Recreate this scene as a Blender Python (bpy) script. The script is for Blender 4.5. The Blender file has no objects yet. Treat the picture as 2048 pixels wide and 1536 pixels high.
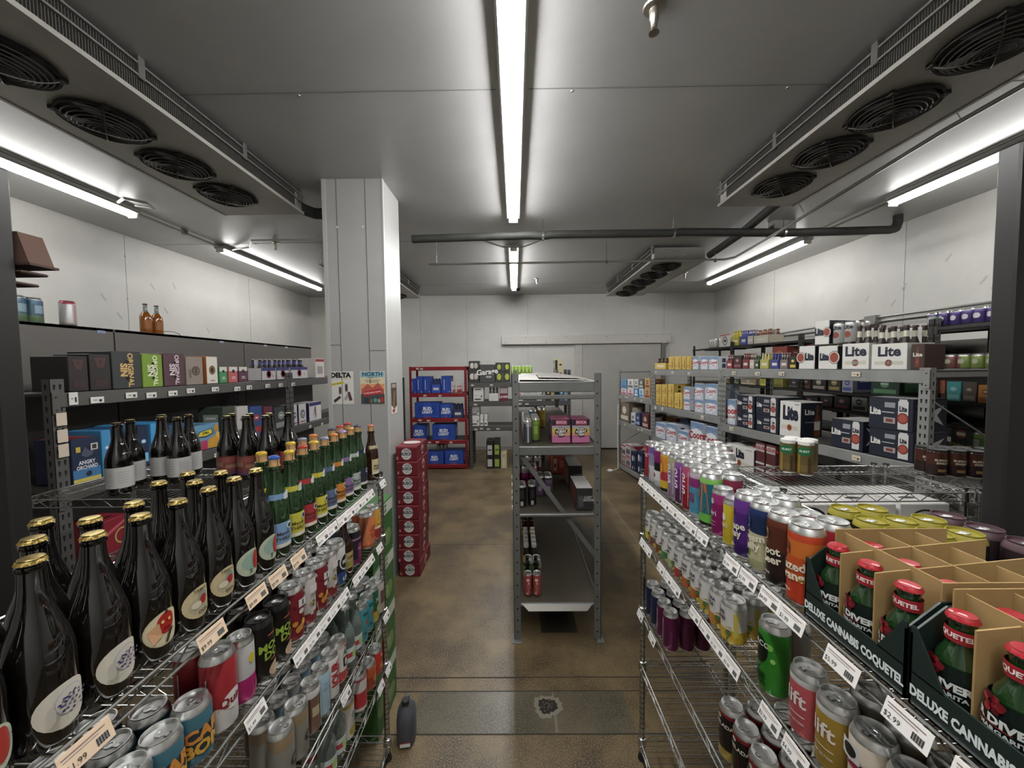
import bpy, bmesh, math, random
from mathutils import Matrix, Vector
random.seed(7)
SC = bpy.context.scene
PI = math.pi
R = math.radians
# ---------------------------------------------------------------- camera
cam_d = bpy.data.cameras.new('camera'); cam = bpy.data.objects.new('camera', cam_d)
SC.collection.objects.link(cam); SC.camera = cam
FPX = 745.0
cam_d.sensor_width = 36.0; cam_d.lens = FPX / 2048 * 36; cam_d.clip_start = 0.02; cam_d.clip_end = 60
CM = (Matrix.Rotation(R(0.46), 3, 'Z') @ Matrix.Rotation(PI/2 - R(2.7), 3, 'X') @ Matrix.Rotation(R(-0.6), 3, 'Z'))
CP = Vector((0, 0, 1.9))
cam.matrix_world = Matrix.Translation(CP) @ CM.to_4x4()
# ---------------------------------------------------------------- world and exposure
w = bpy.data.worlds.new('world'); SC.world = w; w.use_nodes = True
w.node_tree.nodes['Background'].inputs[0].default_value = (0.8, 0.85, 0.9, 1)
w.node_tree.nodes['Background'].inputs[1].default_value = 0.02
SC.view_settings.view_transform = 'Standard'; SC.view_settings.look = 'None'
SC.view_settings.gamma = 1.0; SC.view_settings.exposure = 0.74; SC.view_settings.use_curve_mapping = False
SC.cycles.caustics_reflective = False; SC.cycles.caustics_refractive = False; SC.cycles.adaptive_threshold = 0.02
TUBE_POWER = 62.0
# ---------------------------------------------------------------- helpers
def lin(h):
    h = h.lstrip('#'); c = [int(h[i:i+2], 16) / 255 for i in (0, 2, 4)]
    g = (c[0]*.3 + c[1]*.59 + c[2]*.11); c = [x*.88 + g*.12 for x in c]
    return tuple(x / 12.92 if x <= .04045 else ((x + .055) / 1.055) ** 2.4 for x in c) + (1,)
MC = {}
def mat(h, rough=.5, metal=0, **k):
    key = (h, rough, metal, tuple(sorted(k.items())))
    if key in MC: return MC[key]
    m = bpy.data.materials.new('paint_' + h.lstrip('#')); m.use_nodes = True
    nt = m.node_tree; b = nt.nodes['Principled BSDF']
    b.inputs['Base Color'].default_value = lin(h); b.inputs['Roughness'].default_value = rough
    b.inputs['Metallic'].default_value = metal
    if 'emit' in k:
        b.inputs['Emission Color'].default_value = lin(h); b.inputs['Emission Strength'].default_value = k['emit']
    if 'trans' in k: b.inputs['Transmission Weight'].default_value = k['trans']; b.inputs['IOR'].default_value = 1.45
    if 'coat' in k: b.inputs['Coat Weight'].default_value = k['coat']; b.inputs['Coat Roughness'].default_value = .05
    if 'noise' in k or 'two' in k:      # procedural wear: noise between the colour and a second colour
        tc = nt.nodes.new('ShaderNodeTexCoord'); n = nt.nodes.new('ShaderNodeTexNoise')
        n.inputs['Scale'].default_value = k.get('noise', 4); n.inputs['Detail'].default_value = k.get('det', 6)
        n.inputs['Roughness'].default_value = .65
        r = nt.nodes.new('ShaderNodeValToRGB'); r.color_ramp.elements[0].position = k.get('lo', .38)
        r.color_ramp.elements[1].position = k.get('hi', .62)
        r.color_ramp.elements[0].color = lin(k.get('two', h)); r.color_ramp.elements[1].color = lin(h)
        nt.links.new(tc.outputs['Object'], n.inputs['Vector']); nt.links.new(n.outputs['Fac'], r.inputs['Fac'])
        out = r.outputs['Color']
        if 'speck' in k:
            n2 = nt.nodes.new('ShaderNodeTexNoise'); n2.inputs['Scale'].default_value = k.get('sps', 90); n2.inputs['Detail'].default_value = 3
            r2 = nt.nodes.new('ShaderNodeValToRGB'); r2.color_ramp.elements[0].position = .46; r2.color_ramp.elements[1].position = .66
            r2.color_ramp.elements[0].color = (0, 0, 0, 1); r2.color_ramp.elements[1].color = (1, 1, 1, 1)
            mx = nt.nodes.new('ShaderNodeMixRGB'); mx.inputs[2].default_value = lin(k['speck'])
            nt.links.new(tc.outputs['Object'], n2.inputs['Vector']); nt.links.new(n2.outputs['Fac'], r2.inputs['Fac'])
            nt.links.new(r2.outputs['Color'], mx.inputs[0]); nt.links.new(out, mx.inputs[1]); out = mx.outputs[0]
        nt.links.new(out, b.inputs['Base Color'])
        if 'bump' in k:
            bp = nt.nodes.new('ShaderNodeBump'); bp.inputs['Strength'].default_value = k['bump']; bp.inputs['Distance'].default_value = .004
            nt.links.new(n.outputs['Fac'], bp.inputs['Height']); nt.links.new(bp.outputs['Normal'], b.inputs['Normal'])
    MC[key] = m
    return m
def M_(c, rough=.45): return c if not isinstance(c, str) else mat(c, rough)
ALU = mat('#dededc', .36, 1); CHROME = mat('#b9bab8', .25, 1); BLK = mat('#161616', .5); WHITE = mat('#dcdad4', .5)
PRINT = lambda c: mat(c, .36, .25) if isinstance(c, str) else c
_TX = {}
def textgeo(s, bold=.02, cut=0):
    key = (s, bold, cut)
    if key in _TX: return _TX[key]
    c = bpy.data.curves.new('t', 'FONT'); c.body = s; c.size = 1; c.resolution_u = 2; c.offset = bold; c.align_x = 'CENTER'; c.align_y = 'CENTER'
    c.space_line = .85
    o = bpy.data.objects.new('t', c); me = o.to_mesh()
    bm = bmesh.new(); bm.from_mesh(me); o.to_mesh_clear()
    if cut and bm.verts:
        ax = 0 if cut > 0 else 1; st = abs(cut); x0 = min(v.co[ax] for v in bm.verts); x1 = max(v.co[ax] for v in bm.verts); x = x0 + st
        while x < x1:
            pc = [0, 0, 0]; pn = [0, 0, 0]; pc[ax] = x; pn[ax] = 1
            bmesh.ops.bisect_plane(bm, geom=bm.verts[:] + bm.edges[:] + bm.faces[:], plane_co=pc, plane_no=pn); x += st
    bmesh.ops.triangulate(bm, faces=bm.faces[:])
    bm.verts.index_update()
    vs = [(v.co.x, v.co.y) for v in bm.verts]; fs = [[v.index for v in f.verts] for f in bm.faces]
    bm.free(); bpy.data.objects.remove(o); bpy.data.curves.remove(c)
    _TX[key] = (vs, fs); return _TX[key]
class MB:
    def __init__(s): s.v = []; s.f = []; s.mi = []; s.sm = []; s.mats = []
    def slot(s, m):
        m = M_(m)
        if m not in s.mats: s.mats.append(m)
        return s.mats.index(m)
    def add(s, vs, fs, m, sm=False):
        b = len(s.v); i = s.slot(m); s.v += [tuple(v) for v in vs]
        for f in fs: s.f.append([b + j for j in f]); s.mi.append(i); s.sm.append(sm)
        return s
    def box(s, x0, y0, z0, x1, y1, z1, m, c=0):
        if x0 > x1: x0, x1 = x1, x0
        if y0 > y1: y0, y1 = y1, y0
        if z0 > z1: z0, z1 = z1, z0
        if not c:
            return s.add([(x0,y0,z0),(x1,y0,z0),(x1,y1,z0),(x0,y1,z0),(x0,y0,z1),(x1,y0,z1),(x1,y1,z1),(x0,y1,z1)],
                  [(3,2,1,0),(4,5,6,7),(0,1,5,4),(1,2,6,5),(2,3,7,6),(3,0,4,7)], m)
        c = min(c, (x1-x0)*.4, (y1-y0)*.4, (z1-z0)*.4)
        X, Y, Z = (x0, x1), (y0, y1), (z0, z1); vs = []; idx = {}
        for a in (0,1):
            for b in (0,1):
                for d in (0,1):
                    p = (X[a], Y[b], Z[d]); q = (X[a] + (c, -c)[a], Y[b] + (c, -c)[b], Z[d] + (c, -c)[d])
                    for ax in range(3):
                        idx[a,b,d,ax] = len(vs); vs.append(tuple(p[k] if k == ax else q[k] for k in range(3)))
        I = lambda a,b,d,ax: idx[a,b,d,ax]; fs = []
        for a in (0,1):
            fs.append((I(a,0,0,0),I(a,1,0,0),I(a,1,1,0),I(a,0,1,0))); fs.append((I(0,a,0,1),I(1,a,0,1),I(1,a,1,1),I(0,a,1,1)))
            fs.append((I(0,0,a,2),I(1,0,a,2),I(1,1,a,2),I(0,1,a,2)))
            for b in (0,1):
                fs.append((I(a,b,0,0),I(a,b,1,0),I(a,b,1,1),I(a,b,0,1))); fs.append((I(a,0,b,0),I(a,1,b,0),I(a,1,b,2),I(a,0,b,2)))
                fs.append((I(0,a,b,1),I(1,a,b,1),I(1,a,b,2),I(0,a,b,2)))
                for d in (0,1): fs.append((I(a,b,d,0),I(a,b,d,1),I(a,b,d,2)))
        return s.add(vs, fs, m)
    def bar(s, p, q, r, m, n=6, r2=None, caps=True):
        p, q = Vector(p), Vector(q); d = (q - p).normalized(); u = d.orthogonal().normalized(); w_ = d.cross(u); vs = []
        for k, c, rr in ((0, p, r), (1, q, r2 or r)):
            for i in range(n): a = 2*PI*i/n; vs.append(c + u*math.cos(a)*rr + w_*math.sin(a)*rr)
        fs = [(i, (i+1) % n, n + (i+1) % n, n + i) for i in range(n)]
        if caps: fs += [tuple(range(n)), tuple(range(2*n-1, n-1, -1))]
        return s.add(vs, fs, m, n > 5)
    def path(s, pts, r, m, n=8):
        for a, b in zip(pts, pts[1:]): s.bar(a, b, r, m, n)
        for p in pts[1:-1]: s.lathe([(0, -r), (r*.7, -r*.7), (r, 0), (r*.7, r*.7), (0, r)], m, n, p)
        return s
    def slab(s, p, q, wd, th, m, up=(0,0,1)):    # flat bar between two points
        p, q = Vector(p), Vector(q); d = (q-p).normalized(); u = d.cross(Vector(up)).normalized()*wd/2; t = d.cross(u).normalized()*th/2
        vs = [c + a*u + b*t for c in (p, q) for a, b in ((-1,-1),(1,-1),(1,1),(-1,1))]
        return s.add(vs, [(0,1,2,3),(7,6,5,4),(0,1,5,4),(1,2,6,5),(2,3,7,6),(3,0,4,7)], m)
    def lathe(s, prof, m, n=16, c=(0,0,0), sm=True):  # prof: (r, z[, material for the segment that starts here])
        vs = []; rings = []
        for p in prof:
            r, z = p[0], p[1]
            if r <= 1e-6: rings.append([len(vs)]); vs.append((c[0], c[1], c[2]+z))
            else:
                rings.append(list(range(len(vs), len(vs)+n)))
                vs += [(c[0]+r*math.cos(2*PI*i/n), c[1]+r*math.sin(2*PI*i/n), c[2]+z) for i in range(n)]
        b = len(s.v); s.v += vs
        for k in range(len(prof)-1):
            A, B = rings[k], rings[k+1]; mi = s.slot(prof[k][2] if len(prof[k]) > 2 and prof[k][2] is not None else m)
            for i in range(n):
                j = (i+1) % n
                if len(A) == 1 and len(B) == 1: continue
                f = [A[0], B[j], B[i]] if len(A) == 1 else [A[i], A[j], B[0]] if len(B) == 1 else [A[i], A[j], B[j], B[i]]
                s.f.append([b + t for t in f]); s.mi.append(mi); s.sm.append(sm)
        return s
    # flat graphics laid on a surface: fn(s, t, eps) gives the point
    def rect(s, fn, x, y, w_, h, m, e, n=1):
        vs = []; 
        for i in range(n+1):
            u = x - w_/2 + w_*i/n; vs += [fn(u, y-h/2, e), fn(u, y+h/2, e)]
        return s.add(vs, [(2*i, 2*i+2, 2*i+3, 2*i+1) for i in range(n)], m)
    def disc(s, fn, x, y, rx, ry, m, e, n=10):
        vs = []
        for i in range(n+1):
            c = -math.cos(PI*i/n); h = ry*math.sqrt(max(0, 1-c*c)) + 1e-5; vs += [fn(x+c*rx, y-h, e), fn(x+c*rx, y+h, e)]
        return s.add(vs, [(2*i, 2*i+2, 2*i+3, 2*i+1) for i in range(n)], m)
    def shape(s, fn, pts, m, e): return s.add([fn(x, y, e) for x, y in pts], [list(range(len(pts)))], m)
    def text(s, fn, t, x, y, size, m, e, bold=.02, cut=0, rot=0, sx=1, shear=0):
        vs, fs = textgeo(t, bold, 0 if not cut else -cut/size if rot else cut/size/sx); c, q = math.cos(R(rot)), math.sin(R(rot)); out = []
        for a, b in vs:
            a = (a + b*shear)*size*sx; b = b*size; out.append(fn(x + a*c - b*q, y + a*q + b*c, e))
        return s.add(out, fs, m)
    def mesh(s, name, solid=True):
        me = bpy.data.meshes.new(name); me.from_pydata(s.v, [], s.f)
        for m in s.mats: me.materials.append(m)
        me.polygons.foreach_set('material_index', s.mi); me.polygons.foreach_set('use_smooth', s.sm)
        if solid:
            bm = bmesh.new(); bm.from_mesh(me); bmesh.ops.recalc_face_normals(bm, faces=bm.faces[:]); bm.to_mesh(me); bm.free()
        if any(s.sm): me.set_sharp_from_angle(angle=R(38))
        me.update(); return me
def link(name, me, parent=None, loc=(0,0,0), rz=0, label=None, cat=None, group=None, kind=None):
    o = bpy.data.objects.new(name, me); SC.collection.objects.link(o); o.parent = parent; o.location = loc; o.rotation_euler = (0, 0, rz)
    if label: o['label'] = label
    if cat: o['category'] = cat
    if group: o['group'] = group
    if kind: o['kind'] = kind
    return o
def struct(name, mb, label=None): return link(name, mb.mesh(name), kind='structure', label=label)
class T:   # a template: a tree of named meshes, placed as objects that share mesh data
    def __init__(s, name, me, kids=()): s.name = name; s.me = me.mesh(name) if isinstance(me, MB) else me; s.kids = list(kids)
    def put(s, loc=(0,0,0), rz=0, label=None, cat=None, group=None, parent=None, name=None):
        o = link(name or s.name, s.me, parent, loc, rz, label, cat, group)
        for k in s.kids:
            if isinstance(k, tuple): k[0].put(k[1], k[2] if len(k) > 2 else 0, parent=o, label=k[3] if len(k) > 3 else None)
            else: k.put(parent=o)
        return o
def ray(px, py):
    d = CM @ Vector(((px-1024)/FPX, -(py-768)/FPX, -1)); return d
def at(px, py, X=None, Y=None, Z=None):
    d = ray(px, py); t = (X-CP.x)/d.x if X is not None else (Y-CP.y)/d.y if Y is not None else (Z-CP.z)/d.z
    return CP + d*t
class Fr:  # a shelving frame: local x runs to the right along its front, local y into its depth
    def __init__(s, ox, oy, rz): s.o = Vector((ox, oy, 0)); s.rz = rz; s.m = Matrix.Rotation(rz, 3, 'Z')
    def w(s, x, y=0, z=0): return s.o + s.m @ Vector((x, y, z))
    def hit(s, px, py, d=0):
        r = s.m.transposed() @ ray(px, py); c = s.m.transposed() @ (CP - s.o); t = (d - c.y)/r.y; return c + r*t
ORD = 'first second third fourth fifth sixth seventh eighth ninth tenth eleventh twelfth thirteenth fourteenth fifteenth sixteenth seventeenth eighteenth nineteenth twentieth'.split()
# ---------------------------------------------------------------- product builders
def cyl(r): return lambda s_, t, e: ((r+e)*math.sin(s_/r), -(r+e)*math.cos(s_/r), t)
def art(mb, fn, items, r=None):
    e = .0004
    for it in items:
        e += .00025; k = it[0]
        if k == 'r': mb.rect(fn, it[1], it[2], it[3], it[4], PRINT(it[5]), e, max(1, int(it[3]/.006)) if r else 1)
        elif k == 'd': mb.disc(fn, it[1], it[2], it[3], it[4], PRINT(it[5]), e, 12)
        elif k == 't': mb.text(fn, it[1], it[2], it[3], it[4], PRINT(it[5]), e+.0004, *(it[6:7] or (.02,)), cut=.005 if r else 0, rot=it[7] if len(it) > 7 else 0, shear=it[8] if len(it) > 8 else 0)
        elif k == 's': mb.shape(fn, it[1], PRINT(it[2]), e)
TAB = None
def tab():
    global TAB
    if TAB is None:
        mb = MB(); mb.lathe([(0, .0005), (.008, .0005), (.0085, .0012), (.008, .0018), (.004, .0018), (.003, .001), (0, .001)], ALU, 10)
        mb.box(-.003, -.017, .0003, .003, -.006, .0012, ALU); mb.disc(lambda a, b, e: (a, b, .0002), 0, -.016, .007, .006, mat('#8e8e8c', .35, 1), 0, 8)
        TAB = T('pull_tab', mb)
    return TAB
def can(bands, items, h=.157, r=.033, lid=None, top=None, n=20, body=None):
    """bands: (z, colour) from bottom up on the printed wall; the wall ends at the shoulder"""
    sh = h - .017; a = lid or ALU; prof = [(0, .006, a), (r*.68, .003, a), (r*.78, 0, a), (r*.97, .007, None)]
    for i, (z, c) in enumerate(bands):
        prof.append((r, max(z, .010), PRINT(c)))
    prof += [(r, sh, a if top is None else PRINT(top)), (r*.95, sh+.006, a), (r*.83, h-.003, a), (r*.85, h, a), (r*.8, h, a), (r*.775, h-.005, a), (r*.7, h-.0045, a), (0, h-.0045, a)]
    prof[3] = (r*.97, .007, PRINT(bands[0][1]))
    mb = MB(); mb.lathe(prof, a, n); kids = []
    if items:
        g = MB(); art(g, cyl(r), items, r); kids.append(T('printed_label', g.mesh('printed_label', False)))
    kids.append((tab(), (0, 0, h-.0045)))
    return T('beverage_can', mb, kids)
def cap_t(r, c, hh=.007):
    mb = MB(); n = 42; vs = []
    for k, (rr, z) in enumerate(((r*1.08, 0), (r*1.0, hh*.55), (r*.86, hh), (0, hh*1.1))):
        if rr == 0: vs.append((0, 0, z)); continue
        for i in range(n):
            q = rr*(1 + (.045 if i % 2 else -.045)*(1-k*.5 if k < 2 else 0)); vs.append((q*math.cos(2*PI*i/n), q*math.sin(2*PI*i/n), z))
    fs = [(k*n+i, k*n+(i+1) % n, (k+1)*n+(i+1) % n, (k+1)*n+i) for k in range(2) for i in range(n)] + [(2*n+i, 2*n+(i+1) % n, 3*n) for i in range(n)]
    mb.add(vs, fs, c, True); return T('crown_cap', mb)
GOLD = mat('#cdb062', .27, 1); REDCAP = mat('#b5222e', .35, .3, coat=.3)
DARKGLASS = mat('#0b0807', .06, 0, coat=1); GREENGLASS = mat('#123010', .07, 0, coat=1); AMBER = mat('#2a1207', .08, 0, coat=.6)
def bottle(prof, glass, cap, items, r, name='beer_bottle', z0=0, extra=(), n=20, labelmat=None):
    mb = MB(); mb.lathe(prof, glass, n); h = prof[-1][1]; kids = list(extra)
    if items:
        g = MB(); art(g, cyl(r), items, r); kids.append(T('paper_label', g.mesh('paper_label', False)))
    if cap: kids.append((cap_t(*cap[:2]), (0, 0, h - cap[0]*.45)))
    return T(name, mb, kids)
def carton(w_, d, h, col, f=(), top=(), side=(), name='beer_carton', bev=.003, handle=True):
    mb = MB(); mb.box(-w_/2, 0, 0, w_/2, d, h, mat(col, .5), bev)
    g = MB()
    def run(items, fn, W, Hh):
        e = .0006
        for it in items:
            e += .0004; k = it[0]
            if k == 'r': g.rect(fn, (it[1]-.5)*W, it[2]*Hh, it[3]*W, it[4]*Hh, M_(it[5]), e)
            elif k == 'd':
                q = min(W, Hh); g.disc(fn, (it[1]-.5)*W, it[2]*Hh, it[3]*q, (it[4] if it[4] else it[3])*q, M_(it[5]), e, 14)
            elif k == 't': g.text(fn, it[1], (it[2]-.5)*W, it[3]*Hh, it[4]*Hh, M_(it[5]), e, it[6] if len(it) > 6 else .03, rot=it[7] if len(it) > 7 else 0, sx=it[8] if len(it) > 8 else 1)
            elif k == 's': g.shape(fn, [((a-.5)*W, b*Hh) for a, b in it[1]], M_(it[2]), e)
    run(f, lambda s_, t, e: (s_, -e, t), w_, h)
    run(side, lambda s_, t, e: (w_/2+e, d/2+s_, t), d, h)
    run(side, lambda s_, t, e: (-w_/2-e, d/2-s_, t), d, h)
    run(top, lambda s_, t, e: (s_, t, h+e), w_, d)
    g.rect(lambda s_, t, e: (s_, t, h+e), 0, d/2, w_*.96, .0025, mat('#3a3835', .7), .0004)        # flap seam
    if handle and w_ > .12: g.disc(lambda s_, t, e: (s_, t, h+e), 0, d*.3, .035, .012, BLK, .001, 10)
    return T(name, mb, [T('printed_artwork', g.mesh('printed_artwork', False))])
# ---------------------------------------------------------------- the room
XL, XR, YB, YF, ZC = -4.6, 4.47, 8.42, -1.5, 3.5
floor_m = mat('#685536', .42, two='#31261a', noise=1.9, det=12, lo=.40, hi=.60, speck='#7a6848', sps=150, bump=.12)
patch_m = mat('#544c3c', .35, two='#3e382c', noise=3, speck='#625945', sps=110)
wall_m = mat('#c6c4bd', .45, two='#bab8b2', noise=.8); ceil_m = mat('#bdbcba', .42, .3, two='#b3b2b0', noise=.7)
seam_m = mat('#77756f', .6); riv_m = mat('#8f8d87', .4, .5)
struct('floor', MB().box(XL, YF, -.1, XR, YB, 0, floor_m))
def on_floor(name, mb, lab): return struct(name, mb, lab)
mb = MB(); mb.rect(lambda x, y, e: (x, y, e), .02, 1.965, 1.18, .255, patch_m, .0012)
for y in (2.093, 1.838, 2.19): mb.rect(lambda x, y_, e: (x, y_, e), -.0, y, 3.0, .006, mat('#2b2823', .8), .002)
mb.rect(lambda x, y, e: (x, y, e), .2, 1.965, .012, .24, mat('#6a6254', .6), .002)
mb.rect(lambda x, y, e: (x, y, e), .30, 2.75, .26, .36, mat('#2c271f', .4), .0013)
mb.rect(lambda x, y, e: (x, y, e), 1.3, 3.05, .008, 7, mat('#7d7565', .8), .0015); mb.rect(lambda x, y, e: (x, y, e), .2, 3.9, 7.5, .006, mat('#39352e', .8), .0015)
mb.rect(lambda x, y, e: (x, y, e), .0, 6.2, 8.5, .006, mat('#39352e', .8), .0015)
struct('floor_patch', mb, 'darker concrete strip with saw cuts across the aisle floor')
mb = MB(); vs = []; n = 26
rr = [.052*(1+.22*math.sin(i*1.7)*math.cos(i*.9)) for i in range(n)]
for k, (q, z) in enumerate(((1.5, .002), (1.0, .004), (.8, .0025))):
    vs += [(.163+rr[i]*q*math.cos(2*PI*i/n), 1.995+rr[i]*q*.9*math.sin(2*PI*i/n), z) for i in range(n)]
mb.add(vs, [(k*n+i, k*n+(i+1)%n, (k+1)*n+(i+1)%n, (k+1)*n+i) for k in range(1) for i in range(n)], mat('#6e6657', .8))
mb.add([v for v in vs[n:2*n]], [tuple(range(n))], mat('#1c1812', .9))
for i in range(14): a = i*2.4; q = .01+.03*((i*37) % 10)/10; mb.lathe([(0, 0), (.006, .002), (0, .006)], mat('#463f32', .9), 6, (.163+q*math.cos(a), 1.995+q*math.sin(a), .004))
link('floor_drain', mb.mesh('floor_drain'), label='rough round filled drain hole in the dark floor strip', cat='drain')
mb = MB().box(XL, YF, ZC, XR, YB, ZC+.1, ceil_m)
for y in (-.3, 2.23, 4.8, 7.3): mb.box(XL, y-.003, ZC-.0015, XR, y+.003, ZC, seam_m)
for y in (2.23, 4.8, 7.3):
    for x in (-3.3, -1.25, .35, 1.6, 3.2): mb.lathe([(.011, 0), (.009, -.004), (0, -.005)], riv_m, 8, (x, y+.02, ZC-.0012))
struct('ceiling', mb)
def wall(name, x0, y0, x1, y1, seams, axis, face):
    mb = MB().box(x0, y0, 0, x1, y1, ZC, wall_m)
    for q in seams:
        if axis == 'y': mb.box(face-.0015, q-.002, 0, face+.0015, q+.002, ZC, seam_m)
        else: mb.box(q-.002, face-.0015, 0, q+.002, face+.0015, ZC, seam_m)
        for z in (.5, 1.3, 2.1, 2.75, 3.25):
            if axis == 'y': mb.box(face-.003, q-.008, z-.008, face+.003, q+.008, z+.008, riv_m)
            else: mb.box(q-.008, face-.003, z-.008, q+.008, face+.003, z+.008, riv_m)
    return struct(name, mb)
wall('wall_left', XL-.1, YF, XL, YB, (.2, 2.3, 4.44, 6.5), 'y', XL)
wall('wall_right', XR, YF, XR+.1, YB, (.2, 2.4, 4.35, 6.5), 'y', XR)
wall('wall_back', XL, YB, XR, YB+.1, (-3.2, -2.11, -1.07, .3, 3.35), 'x', YB)
wall('wall_front', XL, YF-.1, XR, YF, (), 'x', YF)
scuff = mat('#b1aea6', .5)
mb = MB()
for i in range(7):
    y = random.uniform(4.1, 5.6); z = random.uniform(2.5, 3.1); mb.slab((XL+.002, y, z), (XL+.002, y+.05, z-.07), .02, .001, scuff, (1, 0, 0))
    y = random.uniform(3.4, 5); z = random.uniform(2.6, 3.1); mb.slab((XR-.002, y, z), (XR-.002, y+.05, z-.07), .02, .001, scuff, (1, 0, 0))
struct('wall_scuffs', mb)
struct('baseboard_back', MB().box(XL, YB-.012, 0, 1.35, YB, .1, mat('#a9a69f', .5), .004))
door_c = mat('#aeaba3', .45, two='#a5a29b', noise=.9)
mb = MB().box(1.52, YB-.05, .035, 3.27, YB-.002, 2.375, door_c, .006).box(1.52, YB-.045, 0, 3.27, YB-.002, .034, BLK)
struct('door_1', mb, 'wide pale grey sliding cooler door panel in the back wall')
mb = MB().box(-.29, YB-.1, 2.385, 3.46, YB, 2.585, mat('#bdbab2', .4), .008)
for i in range(9): mb.lathe([(.012, 0), (.01, .006), (0, .007)], riv_m, 8, (-.2+i*.45, YB-.1, 2.42 + (.12 if i % 2 else 0)))
for i in range(9): x = -.2+i*.45; z = 2.43+(.11 if i % 2 else 0); mb.bar((x, YB-.1, z), (x, YB-.106, z), .013, riv_m, 8)
struct('trim_1', mb)
mb = MB().box(1.355, YB-.05, 0, 1.515, YB, 2.385, mat('#b5b2aa', .42), .005)
for z in (.4, .9, 1.4, 1.9, 2.2): mb.bar((1.43, YB-.05, z), (1.43, YB-.056, z), .013, riv_m, 8)
struct('trim_2', mb); struct('trim_3', MB().box(3.275, YB-.09, 0, 3.36, YB, 2.385, mat('#6d6c69', .4), .005))
# clad steel pillar
PX0, PX1, PY0, PY1 = -1.62, -1.108, 3.22, 3.66
pil_m = mat('#b2b1ad', .4, .15, two='#aaa9a5', noise=.9)
mb = MB().box(PX0, PY0, 0, PX1, PY1, ZC, pil_m)
for x, z0, z1 in ((-1.5, 0, ZC), (-1.255, 0, ZC)): mb.box(x-.0025, PY0-.002, z0, x+.0025, PY0, z1, mat('#5e5f5d', .6))
for x0, x1, z in ((PX0, -1.5, 2.1), (-1.255, PX1, 2.05)): mb.box(x0, PY0-.002, z-.0025, x1, PY0, z+.0025, mat('#5e5f5d', .6))
mb.box(PX1-.006, PY0-.004, 0, PX1+.004, PY0+.03, ZC, mat('#bcbbb7', .35, .2)); mb.box(PX0-.004, PY0-.004, 0, PX0+.03, PY0+.006, ZC, mat('#bcbbb7', .35, .2))
for x in (-1.5, -1.28): mb.bar((x, PY0, 3.1), (x, PY0-.004, 3.1), .008, WHITE, 8)
struct('pillar', mb)
def poster(x0, x1, z0, z1, items, label, side=False, base='#d8d5cc'):
    W, H_ = x1-x0, z1-z0; mb = MB().box(0, -.0015, 0, W, -.0003, H_, mat(base, .35)); g = MB(); fn = lambda a, b, e: (a, -.0015-e, b); e = .0003
    for it in items:
        e += .0002; k = it[0]
        if k == 'r': g.rect(fn, it[1]*W, it[2]*H_, it[3]*W, it[4]*H_, M_(it[5]), e)
        elif k == 'd': g.disc(fn, it[1]*W, it[2]*H_, it[3]*W, it[4]*H_, M_(it[5]), e)
        elif k == 's': g.shape(fn, [(a*W, b*H_) for a, b in it[1]], M_(it[2]), e)
        else: g.text(fn, it[1], it[2]*W, it[3]*H_, it[4]*W, M_(it[5]), e, it[6], rot=it[7] if len(it) > 7 else 0, sx=it[8] if len(it) > 8 else 1)
    t = T('poster', mb, [T('printed_artwork', g.mesh('printed_artwork', False))])
    return t.put((x0, PY0, z0) if not side else (PX1, side, z0), 0 if not side else PI/2, label, 'poster')
poster(-1.622, -1.402, 1.588, 1.872, [('t', 'DELTA', .5, .88, .26, '#26241f', .07), ('r', .5, .77, .9, .006, '#8f6f6f'), ('s', [(.05, .62), (.62, .7), (.64, .63), (.06, .55)], '#d8c62f'), ('t', 'NOW AVAILABLE', .34, .625, .06, '#3a3a2a', .01, 8),
  ('r', .47, .42, .12, .24, '#8a8a86'), ('r', .47, .42, .07, .16, '#5d2b2b'), ('r', .72, .5, .12, .25, '#85857f'), ('r', .72, .5, .07, .17, '#4b2626'), ('s', [(.2, .12), (.45, .26), (.5, .2), (.25, .04)], '#3c3532'), ('s', [(.76, .36), (.86, .38), (.95, .12), (.83, .1)], '#5b3b36'), ('s', [(.75, .35), (.79, .2), (.68, .1), (.62, .16)], '#a8a6a0')],
  'white pillar poster with big black heading and yellow strip, left of the two')
poster(-1.342, -1.128, 1.585, 1.87, [('r', .5, .5, .96, .97, '#d9c9a0'), ('r', .5, .9, .96, .16, '#8fb6c0'), ('t', 'NORTH', .5, .91, .235, '#1d5c77', .04), ('t', 'FARMS CO', .5, .81, .09, '#4d7d88', .01), ('r', .5, .73, .6, .015, '#6a5a48'), ('r', .5, .68, .5, .015, '#6a5a48'), ('r', .5, .52, .96, .2, '#d99a62'),
  ('s', [(.04, .45), (.3, .62), (.5, .5), (.72, .66), (.96, .44), (.96, .3), (.04, .3)], '#b9574a'), ('r', .5, .16, .96, .3, '#4a4a48'), ('s', [(.14, .38), (.84, .48), (.82, .32), (.13, .24)], '#c1272d'), ('t', 'AVAILABLE NOW', .48, .355, .088, '#ece7df', .02, 7),
  ('d', .6, .12, .07, .07, '#3aa0a0'), ('d', .75, .1, .06, .06, '#9a8f80'), ('d', .88, .14, .07, .08, '#b5302b'), ('d', .25, .12, .1, .08, '#2c3c4c'), ('d', .44, .1, .06, .07, '#87603a')], 'colourful sunset-toned poster with blue heading and red banner on the pillar')
poster(-1.1, -.945, 1.481, 1.764, [('r', .5, .5, 1, .99, '#4a3a34'), ('r', .5, .88, .8, .1, '#2d2622'), ('t', 'ONO', .5, .89, .3, '#d9d2c6', .02), ('s', [(.2, .2), (.45, .75), (.8, .7), (.6, .2)], '#7a5b48'), ('s', [(0, .3), (.5, .15), (1, .24), (1, 0), (0, 0)], '#d7cfc6'), ('d', .4, .1, .25, .06, '#a43c35')], 'narrow brown and red flyer on the aisle side of the pillar', side=3.307)
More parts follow.
